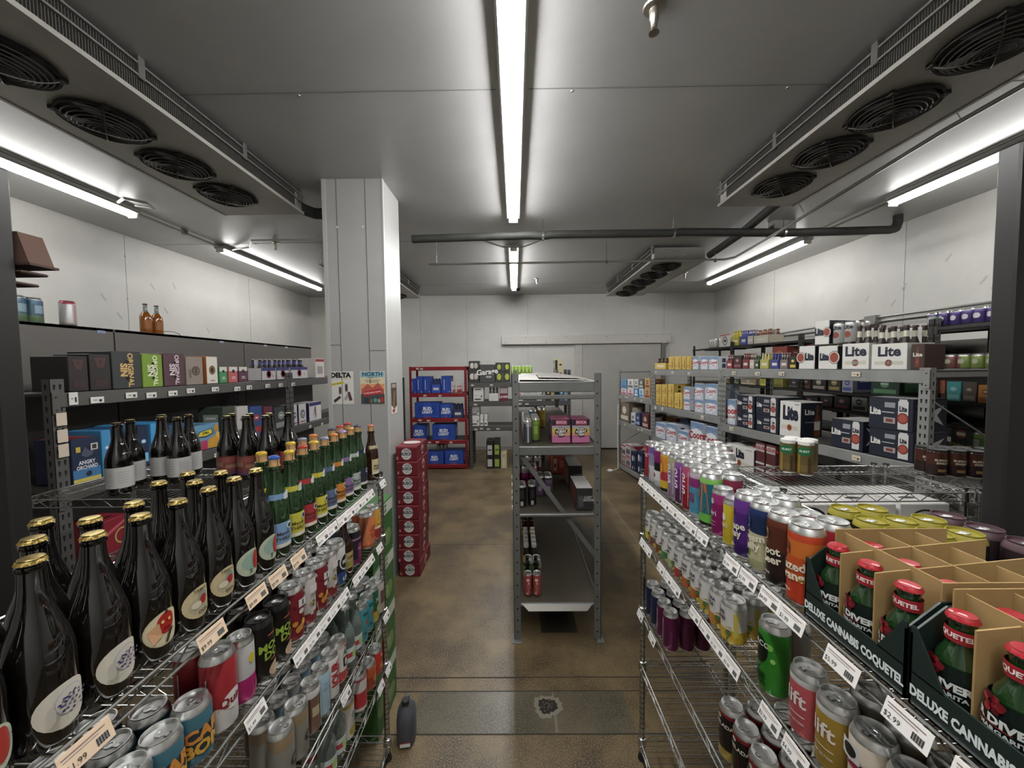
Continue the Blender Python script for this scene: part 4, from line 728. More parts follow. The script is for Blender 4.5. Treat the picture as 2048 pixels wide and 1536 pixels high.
MGO = can([(0, '#1c1c1a'), (.018, '#63b33e'), (.045, '#1f6d7a'), (.14, '#7fc456')], [('s', [(-.04, .045), (-.01, .045), (.01, .14), (-.04, .14)], '#2d7a4a'), ('s', [(.0, .05), (.03, .05), (.02, .14), (.004, .14)], '#cf6b45'), ('d', -.018, .105, .013, .017, '#d9822f'), ('s', [(-.03, .05), (.0, .078), (.02, .07), (.01, .05)], '#cc5230')], h=.172)
LRT = can([(0, '#9aa3a8'), (.02, '#3f87a5'), (.105, '#8a2a6e'), (.135, '#b7a7b5')], [('s', [(-.03, .03), (.0, .09), (.02, .105), (.03, .04)], '#d5dce0'), ('t', 'LOW\nRATE', .0, .07, .018, '#a02a5e', .04)], h=.17)
def brio(b, c='#e8dfe6'): return can(b, [('t', 'brio', .0, .095, .045, c, .02, 90), ('t', 'KOMBUCHA', -.0, .035, .008, c, .01, 90), ('r', .026, .08, .0015, .12, c)], h=.172, r=.029)
BR1, BR2, BR3 = brio([(0, '#a01c22'), (.08, '#b32a3c'), (.12, '#b54a70')]), brio([(0, '#5a2450'), (.06, '#7a2478'), (.13, '#86509a')]), brio([(0, '#8a7086'), (.05, '#8f7a94'), (.11, '#a59a78')])
MNG = can([(0, '#1d1b1b'), (.02, '#c9a524'), (.05, '#b02e3c'), (.085, '#d08a28'), (.145, '#d9a030')], [('d', .0, .10, .016, .03, '#c9352c'), ('d', .004, .10, .009, .02, '#e0a83a')], h=.17)
PLM = can([(0, '#b5b9b4'), (.03, '#cfcdc9'), (.07, '#171616'), (.105, '#7a1f5c')], [('d', 0, .05, .02, .022, '#d9d8d6'), ('d', 0, .05, .01, .01, '#b3283a')], h=.17)
VIO = can([(0, '#c3c1c6'), (.075, '#8e86a6'), (.12, '#6a4a8e')], crack(['#2a2540', '#8a2a34', '#d9d7dc'], 12, 4, .03, .1) + [('t', 'dream', .0, .125, .024, '#b3a6cf', .01)], h=.172)
RSE = can([(0, '#a6313a'), (.15, '#7f2a38')], [('t', 'fling', 0, .11, .022, '#e5d5d2', .02), ('r', 0, .13, .02, .004, '#d9c8c4')], h=.165, r=.029)
NVY = can([(0, '#2b3350'), (.15, '#2a3a5e')], [('t', 'fling', 0, .11, .022, '#c8cfdc', .02)], h=.165, r=.029)
CRN = can([(0, '#5e1420'), (.05, '#7a1c2c'), (.12, '#8c2f46')], [], h=.165); GRY = can([(0, '#8d8b88'), (.1, '#a5a3a0')], [('r', 0, .08, .04, .05, '#5a4560')], h=.165)
LIM = can([(0, '#8f9a2a'), (.05, '#a8ab2c')], [('r', 0, .08, .05, .03, '#6b7a24')], h=.16)
RED = can([(0, '#a8242c')], [('t', 'COLA', 0, .1, .02, '#e2d6d2', .03)], h=.172)
G5 = 'tall cans on the top right shelf'
seq(frB, [(.782, S_OR, 'orange soda can with script lettering'), (.848, S_RB, 'brown soda can with script lettering'), (.914, S_CR, 'navy over cream soda can'), (.980, S_GR, 'purple soda can with script lettering'), (1.04, YMI, 'short yellow can'), (1.10, MMI, 'magenta can'), (1.168, MGO, 'green can with orange fruit pattern'), (1.236, LRT, 'blue and white mountain can'), (1.30, BR1, 'slim red can with vertical white lettering'), (1.362, BR2, 'slim purple can with vertical white lettering'), (1.424, BR3, 'slim mauve can with vertical white lettering'), (1.488, MNG, 'yellow and red mango can'), (1.555, PLM, 'white and plum can'), (1.62, VIO, 'violet and white can')], .036, LV[0], 'in front row, top right shelf', G5, fx=fb)
seq(frB, [(.80, RED, 'red can'), (.87, LIM, 'lime yellow can'), (.94, S_CR, 'navy over cream can'), (1.01, S_GR, 'purple can'), (1.18, CRN, 'cranberry red can'), (1.25, CRN, 'cranberry red can'), (1.32, GRY, 'silver-topped grey can'), (1.385, MNG, 'yellow and red can'), (1.45, GRY, 'silver-topped grey can'), (1.515, GRY, 'silver-topped grey can'), (1.58, VIO, 'violet can'), (1.65, RSE, 'slim rose red can')], .106, LV[0], 'in second row, top right shelf', G5, fx=fb)
RSE.put(frB.w(fb(1.683), .036, LV[0]+.003), frB.rz, 'slim rose red can beside the far end post of top right shelf', 'can', G5)
NVY.put(frB.w(fb(1.683), .098, LV[0]+.003), frB.rz, 'slim navy can at the far end of top right shelf, second row', 'can', G5)
mix = [GRY, MNG, GRY, VIO, CRN]
for rw, d in enumerate((.176, .246, .316)):
    seq(frB, [(1.665-.069*k, mix[(k*2+rw) % 5], 'tall silver-lidded can') for k in range((6, 4, 2)[rw])][::-1], d, LV[0], f'in {ORD[rw+2]} row, top right shelf', G5, fx=fb)
YLD = can([(0, '#25261f'), (.04, '#2f3026'), (.10, '#1d1e1a')], [('r', 0, .07, .05, .04, '#5c6a3a'), ('r', 0, .1, .05, .01, '#3a3a55')], h=.157, lid=mat('#8a7f1c', .5))
PLD = can([(0, '#2a1f20')], [('r', 0, .07, .05, .04, '#54303a')], h=.157, lid=mat('#4b3338', .5))
for j, (t, nm, y1, n_) in enumerate(((YLD, 'black can with yellow lid', .905, 3), (YLD, 'black can with yellow lid', .905, 3), (YLD, 'black can with yellow lid', .84, 2), (PLD, 'dark can with brown lid', .86, 3))):
    for k in range(n_): t.put(frB.w(fb(y1-.068*k), .225+.066*j, LV[0]+.003), frB.rz, f'{nm} behind the crates, {ORD[k]} from far side, {ORD[j]} column', 'can', 'dark cans with coloured lids behind the crates')
# second right shelf: hard tea cans
def tea(c, a, b): return can([(0, c), (.012, c), (.042, '#cfccc8'), (.098, '#bfbcb8')], [('s', [(-.033, .044), (.033, .044), (.03, .054), (.015, .048), (0, .056), (-.015, .047), (-.03, .055)], c), ('t', a, -.006, .086, .013, '#3c434b', .05), ('t', b, -.006, .070, .013, '#3c434b', .05), ('r', .042, .06, .012, .07, '#c7b24a')] + crack([c, '#54703a', '#c9a84a'], 7, 3, .012, .04), h=.122, n=18)
TC = [('#c9a52a', 'LONG', 'ISLAND', 'yellow'), ('#c07a2c', 'VODKA', 'APPLE', 'mixed'), ('#b59a3a', 'HALF', 'TEA', 'olive'), ('#c0602a', 'VODKA', 'PEACH', 'orange'), ('#b55a30', 'WOOD', 'ROAST', 'burnt orange'), ('#b02f3a', 'FRUIT', 'BERRY', 'red'), ('#9ab07a', 'VODKA', 'LIME', 'pale green'), ('#3f8a5c', 'VODKA', 'MINT', 'green'), ('#8a4a2c', 'COLD', 'BREW', 'brown'), ('#8f2a55', 'VODKA', 'PLUM', 'magenta'), ('#c9b32a', 'VODKA', 'LEMON', 'bright yellow')]
TT = [(tea(c, a, b), n_) for c, a, b, n_ in TC]
seq(frB, [(1.035+.0625*k, t, f'silver can with {n_} fruit print') for k, (t, n_) in enumerate(TT)], .036, LV[1], 'in front row, second right shelf', 'silver and white cans on the second right shelf', fx=fb)
seq(frB, [(1.055+.0685*k, TT[(k*3) % 11][0], 'silver-lidded can') for k in range(10)], .104, LV[1], 'in second row, second right shelf', 'silver and white cans on the second right shelf', fx=fb)
seq(frB, [(1.09+.0685*k, TT[(k*4+1) % 11][0], 'silver-lidded can') for k in range(9)], .172, LV[1], 'in third row, second right shelf', 'silver and white cans on the second right shelf', fx=fb)
GRM = can([(0, '#2c8a22'), (.15, '#3c8a3a')], [('d', -.004, .105, .024, .034, '#10180e'), ('t', 'VACO', .0, .12, .018, '#dfe3d8', .02), ('s', [(-.028, .075), (-.004, .055), (.014, .085), (.0, .10)], '#141a12'), ('t', 'LIME\nRITA', -.004, .035, .018, '#123a10', .05), ('d', .024, .12, .006, .008, '#7cc24a'), ('d', .03, .09, .005, .006, '#93cf5a')], h=.172)
def lift(c, n_='#e9dcd6'): return can([(0, c), (.116, '#b8b8b5')], [('t', 'lift', .0, .082, .042, n_, .02), ('r', 0, .05, .04, .002, n_), ('t', 'HEMP SELTZER', 0, .035, .006, n_, .01)], h=.145, r=.033)
LFP, LFG = lift('#c7545c'), lift('#a8862c')
FLO = can([(0, '#9a4a50'), (.02, '#cbbfae')], crack(['#8f2436', '#c9968a', '#5e2a4a', '#e0d6c8'], 26, 8, .02, .12) + [('r', -.006, .112, .028, .03, '#d3d4d0'), ('d', -.006, .113, .010, .011, '#20201f')], h=.15)
PLN = can([(0, '#a9a7a3')], [], h=.157)
seq(frB, [(.555, FLO, 'silver can with maroon floral print'), (.622, FLO, 'silver can with maroon floral print'), (.695, LFG, 'gold script-lettered can'), (.765, LFP, 'coral pink script-lettered can'), (.87, GRM, 'tall bright green shield can')], .036, LV[1], 'at the near end, second right shelf', 'cans at the near end of the second right shelf', fx=fb)
seq(frB, [(.56, FLO, 'silver can with floral print'), (.63, FLO, 'silver can with floral print'), (.70, FLO, 'silver can with floral print'), (.90, PLN, 'plain silver can')], .106, LV[1], 'behind the near front cans', 'cans at the near end of the second right shelf', fx=fb)
# third right shelf
def slim(c, c2, tx): return can([(0, c), (.14, c)], [('r', -.008, .08, .014, .09, c2), ('t', tx, -.008, .085, .009, c, .02, 90)], h=.157, r=.029)
SNV, SPL = slim('#1c2547', '#5a6280', 'OASIS'), slim('#5c1440', '#b8a6b2', 'OASIS')
seq(frB, [(1.46, SPL, 'slim plum can'), (1.523, SPL, 'slim plum can'), (1.59, SNV, 'slim navy can'), (1.655, SNV, 'slim navy can')], .036, LV[2], 'in front row, third right shelf', 'slim cans on the third right shelf', fx=fb)
seq(frB, [(1.46, SPL, 'slim plum can'), (1.523, SPL, 'slim plum can'), (1.59, SNV, 'slim navy can'), (1.655, SNV, 'slim navy can')], .10, LV[2], 'in second row, third right shelf', 'slim cans on the third right shelf', fx=fb)
seq(frB, [(1.46, SPL, 'slim plum can'), (1.523, SPL, 'slim plum can')], .164, LV[2], 'in third row, third right shelf', 'slim cans on the third right shelf', fx=fb)
LAD = can([(0, '#a08a2a'), (.035, '#15110f'), (.13, '#7d1c22')], [('s', [(-.02, .035), (.018, .035), (.012, .09), (-.012, .09)], '#8a2420'), ('t', 'MICHELADA', 0, .105, .015, '#d9cfc2', .03), ('d', 0, .125, .007, .006, '#c9bfae')], h=.157)
for rw, d in enumerate((.04, .11, .18)):
    seq(frB, [(.905+.069*k-.01*rw, LAD, 'black and red can') for k in range(3)], d, LV[2], f'in {ORD[rw]} row, third right shelf', 'black and red cans on the third right shelf', fx=fb)
# ---------------------------------------------------------------- cartons and packs on the racks
def bud(): return dict(c='#1d3f9e', f=[('r', .5, .5, .86, .78, '#3f6ac4'), ('r', .5, .5, .83, .73, '#1b3d9c'), ('r', .5, .5, .72, .58, '#3a64bf'), ('r', .5, .5, .70, .54, '#1b3d9c'), ('r', .5, .5, .26, .98, '#2c53b5'), ('t', 'BUD', .5, .60, .27, '#d8dbe4', .06), ('t', 'LIGHT', .5, .38, .24, '#d8dbe4', .06), ('r', .5, .06, .3, .05, '#a83a3a')], s=[('r', .5, .5, .8, .7, '#2c53b5'), ('r', .5, .5, .2, .6, '#c9cedd')])
def budside(): return dict(c='#1d3f9e', f=[('r', .3, .5, .06, .6, '#cdd2e2'), ('r', .62, .5, .03, .9, '#3a64bf'), ('r', .85, .08, .1, .06, '#cdd2e2')], s=[('r', .5, .5, .2, .6, '#c9cedd')])
def coors(big=.34): return dict(c='#b9c0ca', f=[('r', .5, .84, .98, .3, '#8297b3'), ('s', [(.02, .98), (.98, .98), (.98, .78), (.75, .86), (.55, .74), (.35, .88), (.02, .76)], '#6c87ab'), ('s', [(.1, .72), (.5, .80), (.9, .72), (.84, .3), (.5, .08), (.16, .3)], '#cfd1d6'), ('s', [(.14, .70), (.5, .76), (.86, .70), (.80, .32), (.5, .12), (.2, .32)], '#d6d7da'), ('t', 'Coors', .5, .54, big, '#a92c35', .04, 4), ('t', 'LIGHT', .52, .30, .14, '#a3454c', .03)], s=[('r', .5, .5, .9, .9, '#c9ccd2'), ('r', .3, .7, .18, .3, '#35435c'), ('r', .3, .3, .18, .3, '#35435c'), ('s', [(.55, .1), (.8, .1), (.8, .95), (.6, .8)], '#8297b3'), ('t', 'C', .68, .5, .2, '#a92c35', .03)])
def lite(): return dict(c='#d3d0c9', f=[('t', 'Lite', .52, .66, .5, '#1c2233', .075, 0, .62), ('r', .5, .27, .8, .12, '#c3bfae'), ('d', .5, .27, .13, .15, '#b7a878'), ('d', .5, .27, .105, .12, '#8e3b2c'), ('r', .84, .93, .2, .03, '#8d8b88'), ('r', .2, .93, .14, .02, '#b3b1ac')], s=[('r', .5, .5, .96, .96, '#1b1f2b'), ('t', 'Lite', .4, .72, .2, '#d3d0c9', .04), ('s', [(.62, .05), (.88, .05), (.88, .5), (.8, .65), (.8, .92), (.70, .92), (.70, .65), (.62, .5)], '#6b3a1f'), ('r', .75, .35, .26, .24, '#c9c4ba'), ('r', .5, .45, .6, .02, '#8c8c90')])
def liteN(): return dict(c='#1d2130', f=[('t', 'Lite', .16, .55, .30, '#d3d0c9', .05, 0, .7), ('r', .5, .78, .24, .16, '#8f9096'), ('r', .46, .55, .28, .03, '#b3b4b8'), ('r', .5, .3, .26, .18, '#a39a96'), ('r', .5, .3, .16, .1, '#7a3c30'), ('r', .8, .49, .22, .86, '#c9c7c3'), ('r', .8, .95, .17, .06, '#c9c7c3'), ('t', 'Lite', .8, .68, .22, '#1c2233', .05, 0, .6), ('d', .8, .40, .15, .17, '#7c2f25'), ('d', .8, .40, .11, .13, '#a85040')], t=[('r', .5, .5, .96, .96, '#bfbcb8')], s=[('r', .5, .5, .9, .9, '#232838'), ('s', [(.1, .2), (.3, .5), (.1, .8), (.5, .6), (.9, .8), (.7, .5), (.9, .2), (.5, .4)], '#c9c7c3')])
def yel(): return dict(c='#c7a94f', f=[('d', .3, .62, .2, .14, '#6b4a22'), ('d', .3, .62, .17, .11, '#d1b765'), ('s', [(.62, .1), (.82, .1), (.82, .5), (.76, .66), (.76, .9), (.68, .9), (.68, .66), (.62, .5)], '#a5642a'), ('r', .3, .3, .35, .05, '#7a5a2a'), ('r', .3, .2, .3, .04, '#8a6a3a')], s=[('d', .35, .72, .16, .14, '#4a3a2a'), ('d', .35, .3, .16, .14, '#4a3a2a'), ('r', .7, .5, .03, .8, '#8a6a2a')])
def gen(c, c2, t='', c3='#d2cfc8', sz=.22, rot=0): return dict(c=c, f=[('r', .5, .22, .8, .22, c2), ('d', .5, .62, .24, .2, c2)] + ([('t', t, .5, .62, sz, c3, .04, rot)] if t else [('r', .5, .62, .25, .05, c3)]), s=[('r', .5, .5, .6, .6, c2), ('r', .5, .7, .4, .05, c3)])
def wht(c='#cfcdc8', b='#33343e'): return dict(c=c, f=[('r', .5, .22, .98, .16, '#c1c0bd'), ('r', .45, .2, .6, .12, b), ('d', .8, .55, .1, .16, b), ('d', .78, .6, .07, .1, c), ('r', .3, .6, .4, .04, '#a9a8a6')], s=[('r', .3, .5, .12, .8, b), ('r', .7, .5, .12, .8, b)])
_ct = {}
def place_carton(fr, z, a, b, ptop, D, dd, label, group=None, d=.014, name='beer_carton', zt=None, cat='carton'):
    """a..b: the pixel columns between which the front face stands in the frame's plane; ptop: row of its top edge"""
    xa = fr.hit(a, ptop, d).x; xb = fr.hit(b, ptop, d).x
    w_ = abs(xb-xa)-.004; zt = min(zt or 9, fr.hit((a+b)/2, ptop, d).z); h = max(.04, zt-z-.002)
    key = (round(w_, 2), round(h, 2), D, id(dd)); 
    if key not in _ct: _ct[key] = carton(round(w_, 3), D, round(h, 3), dd['c'], dd['f'], dd.get('t', ()), dd.get('s', ()), name)
    o = _ct[key].put(fr.w((xa+xb)/2, d, z+.002), fr.rz, label, cat, group, name=name); return z+.002+h
_bt = {}
def mini(gl, cap, lb, h=.225):
    k = (gl, cap, lb)
    if k not in _bt:
        mb = MB(); r = .03; mb.lathe([(0, .002), (r, 0, None), (r, h*.25, M_(lb) if lb else None), (r, h*.45, None), (r*.92, h*.57), (r*.62, h*.66, None), (r*.43, h*.74, M_(lb) if lb else None), (r*.43, h*.88, None), (r*.43, h*.95), (r*.5, h*.955, M_(cap)), (r*.48, h, M_(cap)), (0, h, M_(cap))], M_(gl), 12); _bt[k] = mb.mesh('bottle')
    return _bt[k]
def sixpack(fr, z, a, b, ptop, c, label, group=None, d=.01, n=3, m=2, gl='#2a1208', cap='#b5a45a', lb=None, art_=None, carrier=.58, h=None, tray=False):
    xa = fr.hit(a, ptop, d).x; xb = fr.hit(b, ptop, d).x; w_ = abs(xb-xa)-.004; zt = fr.hit((a+b)/2, ptop, d).z; h = h or max(.12, zt-z-.004); s_ = h/.225; pw = w_/n
    key = ('six', round(w_, 2), round(h, 2), c, gl, cap, lb, n, m)
    if key not in _ct:
        D = pw*m; mb = MB(); ch = h*carrier
        mb.box(-w_/2, 0, 0, w_/2, D, .004, mat(c, .5)); t = .003
        if tray: ch = h*.3
        for q in (0, D-t): mb.box(-w_/2, q, 0, w_/2, q+t, ch, mat(c, .5))
        for q in (-w_/2, w_/2-t): mb.box(q, 0, 0, q+t, D, ch, mat(c, .5))
        if not tray: mb.box(-w_/2, D/2-.002, 0, w_/2, D/2+.002, h*.95, mat(c, .5), .001); mb.disc(lambda u, v, e: (u, D/2-.002-e, v), 0, h*.86, .02, .008, BLK, .0006)
        g = MB(); fn = lambda u, v, e: (u, -e, v)
        for it in (art_ or [('r', 0, .5, .6, .3, '#c9c5bc')]):
            if it[0] == 't': g.text(fn, it[1], it[2]*w_, it[3]*ch, it[4]*ch, M_(it[5]), .001, .04)
            elif it[0] == 'd': g.disc(fn, it[1]*w_, it[2]*ch, it[3]*ch, it[4]*ch, M_(it[5]), .0006)
            else: g.rect(fn, it[1]*w_, it[2]*ch, it[3]*w_, it[4]*ch, M_(it[5]), .0006)
        kids = [T('printed_artwork', g.mesh('printed_artwork', False))]; bt = mini(gl, cap, lb); sc = min(pw*.94/.06, 1.15)
        _ct[key] = (T('bottle_pack', mb, kids), [(-w_/2+pw*(i+.5), pw*(j+.5)) for i in range(n) for j in range(m)], bt, (pw*.95/.06, h/.225))
    t, pos, bt, (sx, sz) = _ct[key]
    o = t.put(fr.w((xa+xb)/2, d, z+.003), fr.rz, label, 'bottle pack', group)
    for p in pos:
        q = link('bottle', bt, o, (p[0], p[1], .004)); q.scale = (sx, sx, sz*.985)
    return o
def canpack(fr, z, a, b, ptop, t_h, bands, label, group=None, d=.01, n=2, m=2, lid=None, items=None, cat='can pack', loc=None, rz=None, r=.033, ring=None):
    key = ('cp', str(bands), n, m, t_h, lid)
    if key not in _ct:
        c = can(bands, items or [('r', 0, t_h*.55, r, t_h*.3, '#8f8c88')], h=t_h, r=r, lid=M_(lid) if lid else None); W = n*r*2
        mb = MB()
        if ring:
            for i in range(n):
                for j in range(m): mb.lathe([(r*.80, t_h-.005), (r*.97, t_h-.012), (r*.99, t_h-.002), (r*.78, t_h+.001), (0, t_h+.0015)], M_(ring, .5), 14, (-W/2+r*(2*i+1), r*(2*j+1), 0))
        else:
            mb.box(-W/2+r*.6, r*.6, t_h-.004, W/2-r*.6, (2*m-1)*r+r*.4, t_h-.002, mat('#4a4a48', .4), .001)
        for i in range(n-1): mb.box(-W/2+2*r*(i+1)-.006, r*.6, t_h-.008, -W/2+2*r*(i+1)+.006, (2*m-1)*r+.01, t_h-.001, M_(ring or '#4a4a48', .5))
        _ct[key] = (T('can_pack', mb), c, [(-W/2+r*(2*i+1), r*(2*j+1)) for i in range(n) for j in range(m)])
    t, c, pos = _ct[key]
    if loc is None:
        xa = fr.hit(a, ptop, d).x; xb = fr.hit(b, ptop, d).x; loc = fr.w((xa+xb)/2, d, z+.003); rz = fr.rz
    o = t.put(loc, rz, label, cat, group)
    for p in pos: c.put((p[0], p[1], 0), 0, parent=o, name='can')
    return o
# stack of maroon cartons by the pillar
bus = carton(.19, .385, .129, '#6f1420', f=[('r', .5, .93, .98, .05, '#a84a50'), ('d', .5, .48, .36, .40, '#d3d0cc'), ('d', .5, .48, .33, .37, '#c9c7c2'), ('s', [(.34, .66), (.46, .86), (.52, .76), (.6, .84), (.68, .66)], '#8f9498'), ('t', 'BUSCH', .5, .48, .29, '#16181f', .04, 0, .85), ('t', 'LIGHT', .5, .26, .08, '#54555a', .02), ('r', .08, .2, .08, .2, '#b0767a')], side=[('d', .5, .5, .34, .36, '#c7a3a2'), ('s', [(.35, .3), (.5, .7), (.65, .3)], '#8e2a34'), ('r', .9, .5, .04, .9, '#4a0e16')], top=[('d', .5, .5, .42, .34, '#d6cfca'), ('d', .5, .5, .36, .28, '#c9bdb8'), ('r', .5, .06, .9, .05, '#a84a50')])
for i in range(9): bus.put((-.975+random.uniform(-.004, .004), 3.29+random.uniform(-.008, .008), .002+i*.133), random.uniform(-.015, .015), f'maroon beer carton with white round logo in stack by pillar, {ORD[i]} from floor', 'carton', 'maroon cartons stacked beside the pillar')
# red rack
B_, Bs = bud(), budside(); G = 'blue beer cartons on the red rack'
for a, b, t in ((820.6, 831.6, 757.5), (832, 845, 753), (845.5, 861, 753), (882, 901.5, 752)): place_carton(frD, 1.42, a, b, t, .27, Bs, f'upright blue carton on red rack upper shelf, left edge {ORD[[820.6, 832, 845.5, 882].index(a)]} from left', G)
sixpack(frD, 1.42, 862, 881, 757, '#2a52b8', 'blue bottle pack between upright blue cartons, red rack upper shelf', gl='#15182a', cap='#20242f', lb='#1f2a52')
for k, (px, c) in enumerate(((903.5, '#c9b3b3'), (907.5, '#c26a68'), (911.5, '#c9b3b3'), (917, '#c23a40'), (921.5, '#c23a40'))):
    t = can([(0, c), (.1, c), (.13, '#cfcac6')], [('r', 0, .09, .03, .05, '#ddd3cf')], h=.21, r=.02 if 0 else .019, n=12); x = frD.hit(px, 760, .05).x; t.put(frD.w(x, .05, 1.422), 0, f'tall red or silver can on red rack upper shelf, {ORD[k]} from left', 'can', 'tall cans on the red rack')
place_carton(frD, .956, 829, 879.5, 805, .27, B_, 'wide blue carton on the middle shelf of the red rack', G)
place_carton(frD, .956, 880, 903.5, 808, .27, B_, 'narrow blue carton beside bottles on middle shelf of red rack', G)
sixpack(frD, .956, 905, 926, 807, '#26345e', 'dark blue bottle pack at right end of red rack middle shelf', gl='#14141e', cap='#20242f', lb='#2a3a6a')
place_carton(frD, .545, 824, 851, 851, .33, B_, 'blue carton at left on lower middle shelf of the red rack', G)
place_carton(frD, .545, 864, 910, 849, .30, B_, 'wide blue carton at right on lower middle shelf of red rack', G)
place_carton(frD, .09, 850.5, 887, 905, .30, B_, 'left of two blue cartons on bottom shelf of the red rack', G)
place_carton(frD, .09, 889, 926.5, 902, .30, B_, 'right of two blue cartons on bottom shelf of the red rack', G)
canpack(frD, .35, 870, 896, 893, .08, [(0, '#8a7f6e')], 'dim can pack lying on the blue cartons, red rack bottom', n=3, m=2, d=.1, r=.034)
def beamtags(fr, pts, z, lab, d=-.012, w_=.05, h=.03, col='#cfccc4', axis=0):
    t = T('shelf_tag', MB().box(-w_/2, -.0015, -h/2, w_/2, 0, h/2, mat(col, .5), .0005), [T('printed_text', MB().box(-w_*.3, -.0022, -.002, -.002, -.0016, .002, mat('#55524e', .6)).box(w_*.12, -.0022, -h*.3, w_*.32, -.0016, h*.1, mat('#2e2c2a', .6)))])
    for i, p in enumerate(pts):
        q = fr.hit(p, z[0], d); t.put(fr.w(q.x, d, z[1]-.04+random.uniform(-.008, .008)), fr.rz, f'white price tag on {lab}, {ORD[i]} from the left', 'price tag', 'price tags on ' + lab)
beamtags(frD, (815, 850, 880), (790, 1.42), 'the red rack upper beam', w_=.055); beamtags(frD, (840, 857, 912), (838, .956), 'the red rack middle beam', w_=.06); beamtags(frD, (859, 875, 902), (882, .545), 'the red rack lower beam', w_=.055); beamtags(frD, (835, 843), (734, 1.91), 'the red rack top beam', w_=.05)
# grey back rack
G = 'cartons on the grey rack by the back wall'
blk = dict(c='#34332f', f=[('d', .33, .5, .22, .3, '#c9c5bd'), ('d', .7, .5, .2, .3, '#b5b0a8'), ('r', .5, .5, .1, .5, '#7d6a50')], s=[('r', .5, .5, .7, .6, '#55524c')]); lim = dict(c='#34352c', f=[('d', .25, .5, .2, .3, '#a9b23c'), ('d', .8, .5, .2, .3, '#a9b23c'), ('r', .5, .5, .1, .8, '#4a4b42')], s=[('r', .5, .5, .6, .6, '#7a8a34')])
garb = dict(c='#42423f', f=[('t', 'Garage', .5, .58, .42, '#dcdad5', .03, 6), ('t', 'BEER', .6, .3, .14, '#c9c7c2', .03)], s=[('r', .5, .5, .6, .5, '#55534f')])
z1 = place_carton(frE, 1.61, 937, 958, 741, .26, blk, 'lower black and white carton at left end, grey back rack top', G); place_carton(frE, z1, 937, 958, 722, .26, blk, 'upper black and white carton at left end, grey back rack top', G)
place_carton(frE, 1.61, 959, 989.5, 729, .26, garb, 'charcoal carton with white script on top of grey back rack', G)
z1 = place_carton(frE, 1.61, 990.5, 1020, 743, .26, lim, 'lower dark carton with lime discs, grey back rack top', G); place_carton(frE, z1, 990.5, 1020, 725, .26, lim, 'upper dark carton with lime discs, grey back rack top', G)
place_carton(frE, 1.61, 1021, 1064, 747, .22, dict(c='#3f403a', f=[('r', .5, .5, .8, .5, '#54564a')]), 'low dark carton under the lime cans, grey back rack top', G, zt=1.745)
LMC = can([(0, '#8fc02e'), (.10, '#a5d04a')], [('r', 0, .08, .02, .07, '#c9dd8a')], h=.17, r=.031, n=14)
for k in range(6): LMC.put(frE.w(frE.hit(1025+k*7.2, 745, .06).x, .06, 1.747), 0, f'lime green can on the grey back rack top, {ORD[k]} from left', 'can', 'lime green cans on the grey back rack')
crm = dict(c='#c4b68e', f=[('r', .2, .6, .3, .7, '#24221f'), ('d', .7, .75, .16, .12, '#24221f'), ('d', .7, .35, .16, .16, '#6a5a30')], s=[('r', .5, .5, .9, .9, '#2b2823'), ('r', .5, .7, .5, .2, '#d1cdbf')])
place_carton(frE, 1.61, 1109, 1126, 718, .2, crm, 'tall cream and black carton at right end of grey back rack top', G)
W1_ = wht()
z1 = place_carton(frE, 1.26, 946, 967, 782.5, .25, W1_, 'lower white carton of left stack on upper grey back shelf', G); place_carton(frE, z1, 946, 967, 765.5, .25, W1_, 'upper white carton of left stack on upper grey back shelf', G)
sixpack(frE, 1.26, 977, 997.5, 775, '#c9c7c2', 'white bottle pack with dark bottles on upper grey back shelf', gl='#2a1a12', cap='#3a2a22')
place_carton(frE, 1.26, 999, 1015.5, 774, .22, dict(c='#6a1f30', f=[('r', .5, .75, .9, .4, '#a39a98'), ('t', 'LAGER', .5, .3, .2, '#d8cfcf', .04)]), 'grey over maroon carton on upper grey back shelf', G)
place_carton(frE, 1.26, 1028, 1046, 780, .22, gen('#cfc8c2', '#a83a44', ''), 'white carton with black tops seen through the centre rack', G)
place_carton(frE, 1.26, 1073, 1084, 776, .22, wht('#c9c8c4', '#4a5560'), 'small white carton seen through the centre rack', G)
for k, (a, b, c, c2) in enumerate(((1085, 1091, '#8b8a88', '#44423f'), (1092, 1101, '#3b3029', '#b8a87a'), (1102, 1109, '#b8a36a', '#3a3020'), (1110, 1118, '#24485e', '#8fb2c4'), (1119, 1127, '#4a7aa8', '#c9ccd0'), (1128, 1135, '#8aa0b3', '#2f4a74'))): place_carton(frE, 1.26, a, b, 775+(k % 3), .2, gen(c, c2), f'narrow carton in a row seen through centre rack, {ORD[k]} from left', G)
z1 = place_carton(frE, .80, 939, 959, 832, .25, W1_, 'lower white carton at left end of grey lower back shelf', G); place_carton(frE, z1, 940, 959, 813, .25, wht('#9d9b98', '#55545c'), 'upper pale grey carton at left end of grey lower back shelf', G)
place_carton(frE, .80, 960, 967, 829, .2, wht(), 'left slim striped carton on grey lower back shelf', G); place_carton(frE, .80, 968, 975, 829, .2, wht(), 'right slim striped carton on grey lower back shelf', G)
for k, (a, b, c, c2) in enumerate(((1034, 1047, '#8a5a55', '#c9b3ac'), (1048, 1060, '#54524f', '#9a9894'), (1061, 1072, '#54524f', '#9a9894'), (1073, 1083, '#3a4a74', '#8a96b3'), (1084, 1091, '#8a2a34', '#c9a3a3'))): place_carton(frE, .80, a, b, 808+(k % 2)*2, .22, gen(c, c2), f'small carton on lower back shelf behind centre rack, {ORD[k]} from left', G)
